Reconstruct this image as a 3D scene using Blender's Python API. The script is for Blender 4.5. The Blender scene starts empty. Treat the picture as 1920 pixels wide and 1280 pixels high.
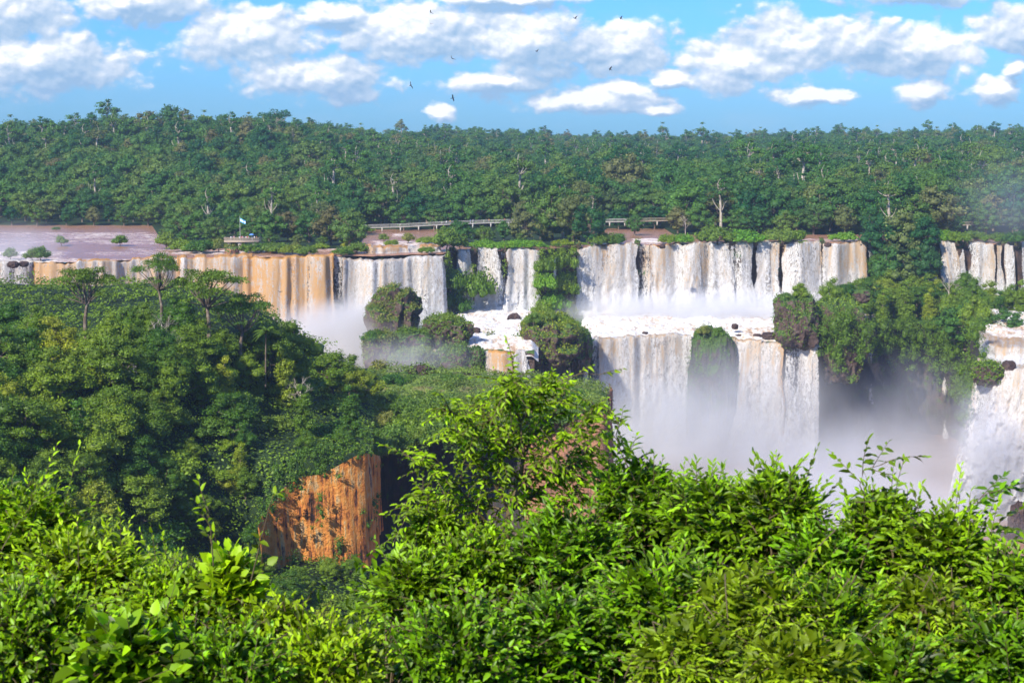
import bpy, math, random
import numpy as np
from mathutils import Vector
R = np.random.RandomState(7)
random.seed(7)
S = bpy.context.scene
COL = S.collection
F = 3200.0; H = 41.0; PIT = math.atan(390 / F)
CP, SP = math.cos(PIT), math.sin(PIT)
PX1 = 1920 / 3200.0

# ---------------------------------------------------------------- projection helpers
def G(px, py, z):
    xc = (np.asarray(px, float) - 960) / F; yc = (640 - np.asarray(py, float)) / F
    t = (z - H) / (-SP + yc * CP)
    return np.stack([t * xc, t * (CP + yc * SP), np.broadcast_to(z, t.shape)], -1)
def W(px, py, Y):
    xc = (np.asarray(px, float) - 960) / F; yc = (640 - np.asarray(py, float)) / F
    t = Y / (CP + yc * SP)
    return np.stack([t * xc, t * (CP + yc * SP), H + t * (-SP + yc * CP)], -1)
def XP(px, Y, z):
    return (np.asarray(px, float) - 960) / F * (Y * CP + (H - z) * SP)

# ---------------------------------------------------------------- noise
def _h(i, j, k, s):
    h = (i.astype(np.int64) * 374761393 + j.astype(np.int64) * 668265263 + k.astype(np.int64) * 2147483647 + s * 974711) & 0xffffffff
    h = ((h ^ (h >> 13)) * 1274126177) & 0xffffffff
    h = ((h ^ (h >> 15)) * 2246822519) & 0xffffffff
    return ((h ^ (h >> 16)) & 0xffffff) / float(0xffffff)
def vn(x, y, z=0.0, s=0):
    x, y, z = np.broadcast_arrays(np.asarray(x, float), np.asarray(y, float), np.asarray(z, float))
    xi, yi, zi = np.floor(x), np.floor(y), np.floor(z)
    a, b, c = [t * t * (3 - 2 * t) for t in (x - xi, y - yi, z - zi)]
    o = 0
    for dx in (0, 1):
        for dy in (0, 1):
            for dz in (0, 1):
                w = (a if dx else 1 - a) * (b if dy else 1 - b) * (c if dz else 1 - c)
                o = o + w * _h(xi + dx, yi + dy, zi + dz, s)
    return o * 2 - 1
def fbm(x, y, z=0.0, s=0, o=4, g=.5):
    r, a, n = 0, 1.0, 0
    for k in range(o):
        r = r + a * vn(np.asarray(x) * 2 ** k, np.asarray(y) * 2 ** k, np.asarray(z) * 2 ** k, s + k * 17); n += a; a *= g
    return r / n
def sst(a, b, x):
    t = np.clip((x - a) / (b - a), 0, 1); return t * t * (3 - 2 * t)

# ---------------------------------------------------------------- mesh helpers
def mesh(name, V, faces, mat=None, attrs=None, uv=None, smooth=True, mi=None):
    """faces: list of int arrays (n,k)"""
    me = bpy.data.meshes.new(name)
    V = np.asarray(V, np.float32)
    me.vertices.add(len(V)); me.vertices.foreach_set('co', V.ravel())
    if not isinstance(faces, list): faces = [faces]
    faces = [np.asarray(f, np.int32) for f in faces if len(f)]
    loops = np.concatenate([f.ravel() for f in faces])
    cnt = np.concatenate([np.full(len(f), f.shape[1], np.int32) for f in faces])
    me.loops.add(len(loops)); me.loops.foreach_set('vertex_index', loops)
    me.polygons.add(len(cnt))
    st = np.zeros(len(cnt), np.int32); st[1:] = np.cumsum(cnt)[:-1]
    me.polygons.foreach_set('loop_start', st); me.polygons.foreach_set('loop_total', cnt)
    if smooth: me.polygons.foreach_set('use_smooth', np.ones(len(cnt), bool))
    if mi is not None: me.polygons.foreach_set('material_index', np.asarray(mi, np.int32))
    if attrs:
        for k, v in attrs.items():
            a = me.attributes.new(k, 'FLOAT', 'POINT'); a.data.foreach_set('value', np.asarray(v, np.float32).ravel())
    if uv is not None:
        l = me.uv_layers.new(name='UVMap'); l.data.foreach_set('uv', np.asarray(uv, np.float32)[loops].ravel())
    if mat is not None:
        for m in (mat if isinstance(mat, (list, tuple)) else [mat]): me.materials.append(m)
    me.update(calc_edges=True)
    return me
def obj(name, me, parent=None, loc=None):
    o = bpy.data.objects.new(name, me); COL.objects.link(o)
    if parent is not None: o.parent = parent
    if loc is not None: o.location = loc
    return o
def tag(o, label, cat, group=None):
    o['label'] = label; o['category'] = cat
    if group: o['group'] = group
    return o
def struct(o, kind='structure'):
    o['kind'] = kind; return o
def empty(name, loc, rz=0, sc=1):
    o = bpy.data.objects.new(name, None); COL.objects.link(o)
    o.location = loc; o.rotation_euler = (0, 0, rz); o.scale = (sc,) * 3 if np.isscalar(sc) else sc
    o.empty_display_size = .3
    return o
def gridf(nr, nc, wrap=False):
    i = np.arange(nr - 1)[:, None]; j = np.arange(nc if wrap else nc - 1)[None, :]
    j2 = (j + 1) % nc
    return np.stack([i * nc + j, i * nc + j2, (i + 1) * nc + j2, (i + 1) * nc + j], -1).reshape(-1, 4)
class MB:
    def __init__(s): s.V = []; s.F = {3: [], 4: []}; s.M = {3: [], 4: []}; s.n = 0; s.T = []
    def add(s, V, Fc, m=0, t=0.5):
        V = np.asarray(V, float).reshape(-1, 3); Fc = np.asarray(Fc)
        s.V.append(V); s.F[Fc.shape[1]].append(Fc + s.n); s.M[Fc.shape[1]].append(np.full(len(Fc), m)); s.n += len(V)
        s.T.append(np.broadcast_to(t, (len(V),)))
    def box(s, c, d, m=0, rz=0):
        v = np.array([[x, y, z] for x in (-.5, .5) for y in (-.5, .5) for z in (-.5, .5)]) * d
        if rz: v = v @ np.array([[math.cos(rz), math.sin(rz), 0], [-math.sin(rz), math.cos(rz), 0], [0, 0, 1]])
        s.add(v + np.asarray(c), [[0, 1, 3, 2], [4, 6, 7, 5], [0, 4, 5, 1], [2, 3, 7, 6], [0, 2, 6, 4], [1, 5, 7, 3]], m)
    def tube(s, P, r, n=6, m=0):
        P = np.asarray(P, float); r = np.broadcast_to(np.asarray(r, float), (len(P),))
        T = np.gradient(P, axis=0); T /= np.linalg.norm(T, axis=1)[:, None] + 1e-9
        up = np.array([0, 0, 1.]) if abs(T[:, 2]).mean() < .8 else np.array([1., 0, 0])
        A = np.cross(T, up); A /= np.linalg.norm(A, axis=1)[:, None] + 1e-9; B = np.cross(T, A)
        th = np.arange(n) * 2 * math.pi / n
        V = P[:, None] + (A[:, None] * np.cos(th)[None, :, None] + B[:, None] * np.sin(th)[None, :, None]) * r[:, None, None]
        s.add(V.reshape(-1, 3), gridf(len(P), n, True), m)
        k = len(P) * n
        s.add(np.vstack([V[-1], P[-1] + T[-1] * r[-1] * .4]), [[i, (i + 1) % n, n] for i in range(n)], m)
        s.add(np.vstack([V[0], P[0] - T[0] * r[0] * .4]), [[(i + 1) % n, i, n] for i in range(n)], m)
    def blob(s, c, r, sub=2, amp=.25, sd=0, m=0, fr=1.6):
        v, f = ICO[sub]
        d = 1 + amp * fbm(v[:, 0] * fr + sd, v[:, 1] * fr, v[:, 2] * fr, sd, 3)
        s.add(v * d[:, None] * np.asarray(r) + np.asarray(c), f, m)
    def mesh(s, name, mat, smooth=True, tone=False):
        V = np.concatenate(s.V); fs = []; mi = []
        for k in (3, 4):
            if s.F[k]: fs.append(np.concatenate(s.F[k])); mi.append(np.concatenate(s.M[k]))
        return mesh(name, V, fs, mat, smooth=smooth, mi=np.concatenate(mi), attrs={'tone': np.concatenate(s.T)} if tone else None)
def _ico():
    t = (1 + 5 ** .5) / 2
    v = np.array([[-1, t, 0], [1, t, 0], [-1, -t, 0], [1, -t, 0], [0, -1, t], [0, 1, t], [0, -1, -t], [0, 1, -t], [t, 0, -1], [t, 0, 1], [-t, 0, -1], [-t, 0, 1]], float)
    f = np.array([[0, 11, 5], [0, 5, 1], [0, 1, 7], [0, 7, 10], [0, 10, 11], [1, 5, 9], [5, 11, 4], [11, 10, 2], [10, 7, 6], [7, 1, 8], [3, 9, 4], [3, 4, 2], [3, 2, 6], [3, 6, 8], [3, 8, 9], [4, 9, 5], [2, 4, 11], [6, 2, 10], [8, 6, 7], [9, 8, 1]])
    v /= np.linalg.norm(v, axis=1)[:, None]
    out = [(v, f)]
    for _ in range(5):
        cache = {}; v = list(map(tuple, v)); nf = []
        def mid(a, b):
            k = (min(a, b), max(a, b))
            if k not in cache:
                p = (np.array(v[a]) + np.array(v[b])) / 2; p /= np.linalg.norm(p); v.append(tuple(p)); cache[k] = len(v) - 1
            return cache[k]
        for a, b, c in f:
            ab, bc, ca = mid(a, b), mid(b, c), mid(c, a)
            nf += [[a, ab, ca], [b, bc, ab], [c, ca, bc], [ab, bc, ca]]
        v = np.array(v); f = np.array(nf); out.append((v, f))
    return out
ICO = _ico()

# ---------------------------------------------------------------- node helpers
class NT:
    def __init__(s, name):
        s.m = bpy.data.materials.new(name); s.m.use_nodes = True; s.t = s.m.node_tree; s.t.nodes.clear()
        s.out = s.t.nodes.new('ShaderNodeOutputMaterial')
    def n(s, ty, **k):
        nd = s.t.nodes.new('ShaderNode' + ty)
        ins = k.pop('i', {})
        for a, v in k.items(): setattr(nd, a, v)
        for a, v in ins.items(): s.put(nd.inputs[a], v)
        return nd
    def put(s, sock, v):
        if isinstance(v, bpy.types.NodeSocket): s.t.links.new(v, sock)
        elif isinstance(v, bpy.types.Node): s.t.links.new(v.outputs[0], sock)
        else:
            if sock.type == 'RGBA' and not np.isscalar(v) and len(v) == 3: v = (*v, 1)
            sock.default_value = v
    def math(s, op, a, b=0., c=0., clamp=False):
        nd = s.t.nodes.new('ShaderNodeMath'); nd.operation = op; nd.use_clamp = clamp
        s.put(nd.inputs[0], a); s.put(nd.inputs[1], b); s.put(nd.inputs[2], c); return nd.outputs[0]
    def vmath(s, op, a, b=(0, 0, 0)):
        nd = s.t.nodes.new('ShaderNodeVectorMath'); nd.operation = op
        s.put(nd.inputs[0], a); s.put(nd.inputs[1], b); return nd.outputs[0]
    def mix(s, f, a, b, bt='MIX'):
        nd = s.t.nodes.new('ShaderNodeMix'); nd.data_type = 'RGBA'; nd.blend_type = bt; nd.clamp_factor = True
        s.put(nd.inputs[0], f); s.put(nd.inputs[6], a); s.put(nd.inputs[7], b); return nd.outputs[2]
    def ramp(s, f, a, b, lo=0., hi=1.):
        nd = s.t.nodes.new('ShaderNodeMapRange'); nd.interpolation_type = 'SMOOTHSTEP'
        for k, v in zip(range(5), (f, a, b, lo, hi)): s.put(nd.inputs[k], v)
        return nd.outputs[0]
    def cramp(s, f, stops):
        nd = s.t.nodes.new('ShaderNodeValToRGB'); s.put(nd.inputs[0], f)
        e = nd.color_ramp.elements
        while len(e) < len(stops): e.new(.5)
        for el, (p, c) in zip(e, stops): el.position = p; el.color = (*c, 1)
        return nd.outputs[0]
    def noise(s, vec, sc, det=3., rough=.55, dist=0.):
        nd = s.t.nodes.new('ShaderNodeTexNoise'); s.put(nd.inputs['Vector'], vec)
        s.put(nd.inputs['Scale'], sc); nd.inputs['Detail'].default_value = det; nd.inputs['Roughness'].default_value = rough; nd.inputs['Distortion'].default_value = dist
        return nd.outputs[0]
    def attr(s, name):
        nd = s.t.nodes.new('ShaderNodeAttribute'); nd.attribute_name = name; return nd.outputs['Fac']
    def scale(s, vec, sc): return s.vmath('MULTIPLY', vec, sc)
    def pos(s): return s.t.nodes.new('ShaderNodeNewGeometry').outputs['Position']
    def bump(s, h, st=.5, d=.1):
        nd = s.t.nodes.new('ShaderNodeBump'); s.put(nd.inputs['Height'], h); nd.inputs['Strength'].default_value = st; nd.inputs['Distance'].default_value = d; return nd.outputs[0]
    def surf(s, sh): s.t.links.new(sh if isinstance(sh, bpy.types.NodeSocket) else sh.outputs[0], s.out.inputs[0]); return s.m

def mat_plain(name, c, rough=.6, metal=0.):
    t = NT(name); p = t.n('BsdfPrincipled')
    n = t.noise(t.pos(), 3., 3)
    t.put(p.inputs['Base Color'], t.mix(n, tuple(x * .8 for x in c), tuple(min(1, x * 1.15) for x in c)))
    p.inputs['Roughness'].default_value = rough; p.inputs['Metallic'].default_value = metal
    return t.surf(p)
def mat_leaf(name, c1, c2, c3=None, trans=.35, rough=.5, tone=.35, spec=.3, nsc=.35):
    t = NT(name)
    oi = t.n('ObjectInfo').outputs['Random']
    base = t.mix(oi, c1, c2)
    if c3 is not None:
        oi2 = t.math('FRACT', t.math('MULTIPLY', oi, 7.31))
        base = t.mix(t.ramp(oi2, .80, 1.05), base, c3)
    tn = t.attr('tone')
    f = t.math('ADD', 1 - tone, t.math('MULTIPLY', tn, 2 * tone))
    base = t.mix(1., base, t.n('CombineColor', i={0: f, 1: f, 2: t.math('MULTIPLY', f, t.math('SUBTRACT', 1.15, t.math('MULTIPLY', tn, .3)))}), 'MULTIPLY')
    p = t.n('BsdfPrincipled', i={'Base Color': base, 'Roughness': rough})
    p.inputs['Specular IOR Level'].default_value = spec
    tr = t.n('BsdfTranslucent', i={'Color': t.mix(1., base, (1.25, 1.2, .45), 'MULTIPLY')})
    ms = t.n('MixShader', i={0: trans}); t.put(ms.inputs[1], p); t.put(ms.inputs[2], tr)
    return t.surf(ms)
def mat_rock(name, cols, moss=None, mossamt=.5, vs=.12, sc=.35, bump=.6, streak=.5):
    """cols: ramp stops; vertical streaks + blotches; moss on surfaces facing up"""
    t = NT(name); P = t.pos()
    pv = t.scale(P, (1, 1, vs))
    w = t.noise(P, sc * .4, 3)
    st = t.noise(pv, sc * 2.2, 5, .65)
    bl = t.noise(P, sc, 5, .6)
    f = t.math('ADD', t.math('MULTIPLY', st, streak), t.math('MULTIPLY', bl, 1 - streak))
    f = t.math('ADD', f, t.math('MULTIPLY', t.math('SUBTRACT', w, .5), .5))
    c = t.cramp(f, cols)
    if moss is not None:
        nz = t.n('SeparateXYZ', i={0: t.n('NewGeometry').outputs['Normal']}).outputs[2]
        m = t.math('ADD', t.math('MULTIPLY', nz, .8), t.math('MULTIPLY', t.noise(P, .5, 4), .9))
        m = t.ramp(m, 1.02 - mossamt, 1.2 - mossamt)
        mc = t.mix(t.noise(P, 1.2, 4), moss, tuple(x * 1.9 for x in moss))
        c = t.mix(m, c, mc)
    h = t.math('ADD', t.noise(P, sc * 3, 6, .65), t.math('MULTIPLY', st, 1.))
    p = t.n('BsdfPrincipled', i={'Base Color': c, 'Roughness': .85, 'Normal': t.bump(h, bump, .8)})
    p.inputs['Specular IOR Level'].default_value = .2
    return t.surf(p)

M = {}
M['basalt'] = mat_rock('basalt', [(.3, (.02, .017, .018)), (.48, (.07, .045, .035)), (.6, (.13, .08, .055)), (.75, (.05, .035, .03))], (.04, .085, .015), .42)
M['basalt_dark_and_shade'] = mat_rock('basalt_dark_and_shade', [(.3, (.03, .03, .035)), (.5, (.06, .05, .05)), (.7, (.11, .07, .06))], (.04, .07, .015), .5)
M['orange'] = mat_rock('orange_cliff', [(.36, (.035, .022, .018)), (.41, (.24, .085, .03)), (.46, (.62, .22, .045)), (.56, (.70, .31, .07)), (.61, (.62, .43, .2)), (.66, (.16, .08, .05))], None, vs=.07, sc=.55, streak=.75, bump=1.)
M['pinkcliff'] = mat_rock('rose_cliff', [(.34, (.07, .045, .04)), (.44, (.26, .14, .09)), (.55, (.45, .22, .12)), (.68, (.3, .2, .14))], (.06, .1, .02), .3, vs=.08, sc=.5, streak=.75, bump=.9)
M['boulder'] = mat_rock('mossy_boulder', [(.3, (.03, .022, .02)), (.5, (.11, .07, .055)), (.7, (.2, .15, .12))], (.05, .09, .018), .38, vs=1, sc=.5, bump=.9)
M['wetrock'] = mat_rock('wet_boulder', [(.3, (.03, .022, .02)), (.5, (.08, .05, .045)), (.7, (.16, .11, .09))], None, vs=1, sc=.6, bump=.9)
M['soil'] = mat_rock('jungle_soil_and_shade', [(.3, (.008, .016, .006)), (.5, (.016, .035, .009)), (.7, (.03, .055, .014))], None, vs=1, sc=.2, streak=.3)  # soil colour darkened so gaps between crowns read as deeper shadow
M['meadow'] = mat_rock('headland_grass', [(.36, (.05, .11, .02)), (.46, (.11, .20, .03)), (.55, (.18, .25, .045)), (.62, (.30, .25, .10)), (.7, (.11, .18, .03))], None, vs=1, sc=.12, streak=.3)
M['far'] = mat_leaf('forest_leaves', (.014, .090, .018), (.085, .195, .022), (.20, .18, .06), .28, .6, .5)
M['olive'] = mat_leaf('olive_leaves', (.06, .15, .018), (.12, .20, .024), (.14, .11, .04), .25, .6, .4)
M['jungle'] = mat_leaf('jungle_leaves', (.045, .13, .010), (.19, .28, .016), (.34, .36, .02), .3, .5, .5)
M['bright'] = mat_leaf('bright_leaves', (.11, .28, .015), (.18, .34, .02), None, .35, .5, .4)
M['shrubm'] = mat_leaf('shrub_leaves', (.08, .17, .016), (.165, .24, .025), (.24, .23, .05), .3, .55, .4)
M['fg1'] = mat_leaf('glossy_leaves', (.15, .34, .004), (.25, .42, .006), None, .45, .42, .85, .35)
M['fg2'] = mat_leaf('lime_leaves', (.26, .44, .006), (.34, .50, .008), None, .45, .45, .75, .3)
M['fg3'] = mat_leaf('feather_leaves', (.25, .39, .008), (.32, .46, .010), None, .45, .45, .75, .3)
M['bark'] = mat_rock('bark', [(.3, (.07, .05, .035)), (.5, (.16, .12, .085)), (.7, (.3, .25, .19))], None, vs=.3, sc=1.5, bump=.4)
M['palebark'] = mat_rock('pale_bark', [(.3, (.22, .18, .14)), (.5, (.4, .34, .27)), (.7, (.55, .5, .42))], None, vs=.3, sc=1., bump=.3)
M['twig'] = mat_plain('twig_bark', (.10, .07, .03))

# ---------------------------------------------------------------- foliage geometry
def quads(P, N, size, asp=1.0, rng=R):
    n = len(P); N = N / (np.linalg.norm(N, axis=1)[:, None] + 1e-9)
    r = rng.normal(size=(n, 3)); A = np.cross(N, r); A /= np.linalg.norm(A, axis=1)[:, None] + 1e-9; B = np.cross(N, A)
    s = np.asarray(size).reshape(-1, 1) * .5
    a, b = A * s, B * s * asp
    V = np.stack([P - a, P - b * .8 + N * s * .15, P + a, P + b * .8 + N * s * .15], 1).reshape(-1, 3)
    return V, np.arange(n * 4).reshape(-1, 4)
def crown(mb, clumps, nleaf, leaf, rng, core=.72, flat=.2, m=0, cm=None):
    """clumps (n,4+) centre and radius; leaf cards on and in each lump, plus a solid lump inside"""
    cl = np.asarray(clumps, float); w = cl[:, 3] ** 2; w /= w.sum()
    idx = rng.choice(len(cl), nleaf, p=w)
    d = rng.normal(size=(nleaf, 3)); d /= np.linalg.norm(d, axis=1)[:, None]
    d[:, 2] = np.where(d[:, 2] < -.35, -d[:, 2], d[:, 2])
    lump = 1 + .38 * vn(d[:, 0] * 2.3 + idx * 3.1, d[:, 1] * 2.3, d[:, 2] * 2.3 + idx)
    rr = cl[idx, 3] * lump * (.66 + .56 * rng.rand(nleaf))
    sq = cl[idx, 4] if cl.shape[1] > 4 else .75
    P = cl[idx, :3] + d * np.stack([rr, rr, rr * sq], 1)
    N = d * .9 + rng.normal(size=(nleaf, 3)) * .75 + np.array([0, 0, flat])
    V, Fq = quads(P, N, leaf * (.6 + .8 * rng.rand(nleaf)), .8, rng)
    t = np.clip(.5 + .22 * rng.normal(size=nleaf) + .18 * np.sin(idx * 12.9), 0, 1)
    mb.add(V, Fq, m, np.repeat(t, 4))
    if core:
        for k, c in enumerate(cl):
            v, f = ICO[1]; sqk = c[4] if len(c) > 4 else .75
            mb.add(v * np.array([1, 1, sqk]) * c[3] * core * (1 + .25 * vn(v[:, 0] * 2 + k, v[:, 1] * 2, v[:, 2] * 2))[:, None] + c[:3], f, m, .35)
def limb(mb, a, b, r0, r1, rng, bend=.12, k=6, n=6, m=0):
    t = np.linspace(0, 1, k)[:, None]; L = np.linalg.norm(np.subtract(b, a))
    P = np.asarray(a) * (1 - t) + np.asarray(b) * t + np.sin(t * math.pi) * rng.normal(size=3) * L * bend
    mb.tube(P, r0 + (r1 - r0) * t[:, 0], n, m); return P
def tree_proto(kind, seed, h, leaf, nleaf, cmat, tmat):
    """returns (crown mesh, trunk mesh); z=0 at ground"""
    rng = np.random.RandomState(seed); cb = MB(); tb = MB(); cl = []
    def ring(n, r, z, cr, sq=.75, j=.25, off=0):
        for i in range(n):
            a = off + i * 2 * math.pi / n + rng.normal() * .3
            q = r * (1 + j * rng.normal())
            cl.append([q * math.cos(a), q * math.sin(a), z * (1 + .06 * rng.normal()), cr * (.75 + .5 * rng.rand()), sq])
    if kind == 'round':
        ring(6, .22 * h, .52 * h, .17 * h, .9); ring(5, .16 * h, .70 * h, .15 * h, .95, off=.5); ring(3, .07 * h, .85 * h, .12 * h, .95); ring(6, .2 * h, .36 * h, .13 * h, .9); ring(3, .1 * h, .22 * h, .11 * h)
    elif kind == 'dome':
        ring(9, .34 * h, .52 * h, .14 * h, .8); ring(7, .23 * h, .70 * h, .14 * h, .8, off=.4); ring(4, .1 * h, .82 * h, .13 * h, .75); ring(7, .3 * h, .36 * h, .12 * h, .9); ring(4, .15 * h, .2 * h, .11 * h)
    elif kind == 'umbrella':
        ring(9, .36 * h, .80 * h, .115 * h, .5); ring(7, .2 * h, .88 * h, .12 * h, .5, off=.3); ring(2, .05 * h, .93 * h, .11 * h, .5); ring(3, .3 * h, .60 * h, .07 * h, .45)
    elif kind == 'tall':
        ring(5, .14 * h, .78 * h, .085 * h, .7); ring(4, .09 * h, .88 * h, .085 * h); ring(1, .02, .96 * h, .06 * h); ring(3, .12 * h, .62 * h, .055 * h)
    elif kind == 'column':
        for z in np.linspace(.12, .92, 9): ring(3, .09 * h * (1.15 - z * .5), z * h, .10 * h * (1.15 - z * .4), .95, off=z * 9)
    elif kind == 'shrub':
        ring(6, .42 * h, .38 * h, .3 * h, .8); ring(4, .2 * h, .65 * h, .28 * h, .8)
    elif kind == 'low':
        ring(8, .9 * h, .3 * h, .42 * h, .7); ring(5, .45 * h, .52 * h, .42 * h, .7)
    core = {'umbrella': 0, 'tall': .5}.get(kind, .64)
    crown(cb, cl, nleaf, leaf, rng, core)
    tr = {'umbrella': .03, 'tall': .022, 'shrub': .03, 'low': .04}.get(kind, .028) * h
    zt = {'umbrella': .45, 'tall': .72, 'shrub': .2, 'low': .1, 'column': .8}.get(kind, .4) * h
    tp = np.array([[0, 0, -.06 * h], [rng.normal() * .01 * h, rng.normal() * .01 * h, zt * .5], [rng.normal() * .025 * h, rng.normal() * .025 * h, zt]])
    tb.tube(tp, [tr * 1.25, tr, tr * .7], 7)
    for c in (cl if kind != 'column' else cl[::3]):
        limb(tb, tp[2] + (0, 0, 0) if c[2] > zt else tp[1], c[:3], tr * .45, tr * .12, rng, .1, 5, 5)
    return cb.mesh(kind + '_crown', cmat, False, True), tb.mesh(kind + '_trunk', tmat)
def palm_proto(seed, h, cmat, tmat):
    rng = np.random.RandomState(seed); cb = MB(); tb = MB()
    tb.tube([[0, 0, -.5], [.1, 0, h * .5], [.25, .1, h]], [h * .018, h * .014, h * .012], 7)
    for i in range(22):
        a = i * 2.4 + rng.rand() * .4; el = rng.uniform(-.2, 1.1); L = h * .3 * rng.uniform(.8, 1.1)
        t = np.linspace(0, 1, 9)
        r = L * t * math.cos(el) ; z = L * (t * math.sin(el) - .55 * t ** 2.2)
        P = np.stack([.25 + r * math.cos(a), .1 + r * math.sin(a), h + z], -1)
        cb.tube(P, np.linspace(.05, .015, 9), 4)
        side = np.array([-math.sin(a), math.cos(a), 0])
        for s_ in (-1, 1):
            for k in range(1, 9):
                for q in (0, .5):
                    p = P[k] * (1 - q) + P[k - 1] * q
                    wl = L * .22 * math.sin(math.pi * min(.95, .15 + t[k] * .85)) + .1
                    d = side * s_ * .8 + (P[k] - P[k - 1]) / (L / 8) * .5 + np.array([0, 0, -.45]); d /= np.linalg.norm(d)
                    w_ = (P[k] - P[k - 1]) * .28
                    cb.add([p - w_, p + w_, p + d * wl], [[0, 1, 2]], 0, rng.rand())
    return cb.mesh('palm_crown', cmat, False, True), tb.mesh('palm_trunk', tmat)
def bare_proto(seed, h, mat):
    rng = np.random.RandomState(seed); tb = MB()
    P = limb(tb, (0, 0, -.5), (.05 * h, 0, h * .75), .02 * h, .01 * h, rng, .04, 7)
    def rec(p, d, L, r, lv):
        q = p + d * L; limb(tb, p, q, r, r * .5, rng, .08, 4, 4)
        if lv:
            for _ in range(3):
                e = d + rng.normal(size=3) * .55 + np.array([0, 0, .15]); e /= np.linalg.norm(e); rec(q - d * L * rng.rand() * .4, e, L * .62, r * .55, lv - 1)
    for k in range(7):
        a = rng.rand() * 6.28; d = np.array([math.cos(a) * .8, math.sin(a) * .8, .5 + rng.rand() * .6]); d /= np.linalg.norm(d)
        rec(P[3 + k % 4], d, h * .22, .008 * h, 3)
    return tb.mesh('bare_branches', mat)
# ================================================================ camera, sun, sky
cam = bpy.data.cameras.new('camera'); co = bpy.data.objects.new('camera', cam); COL.objects.link(co); S.camera = co
cam.lens = 60; cam.sensor_width = 36; cam.clip_end = 20000; cam.clip_start = .1
co.location = (0, 0, H); co.rotation_euler = (math.pi / 2 - PIT, 0, 0)
cam.dof.use_dof = True; cam.dof.focus_distance = 400; cam.dof.aperture_fstop = 9
SUN = Vector((-.46, -.66, .60)).normalized()
sl = bpy.data.lights.new('sun', 'SUN'); so = bpy.data.objects.new('sun', sl); COL.objects.link(so)
sl.energy = 5.0; sl.angle = math.radians(.5); sl.color = (1, .94, .84)
so.rotation_euler = SUN.to_track_quat('Z', 'Y').to_euler()
S.view_settings.view_transform = 'Standard'; S.view_settings.look = 'None'; S.view_settings.exposure = .58; S.view_settings.gamma = 1
wd = bpy.data.worlds.new('World'); S.world = wd; wd.use_nodes = True
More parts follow.
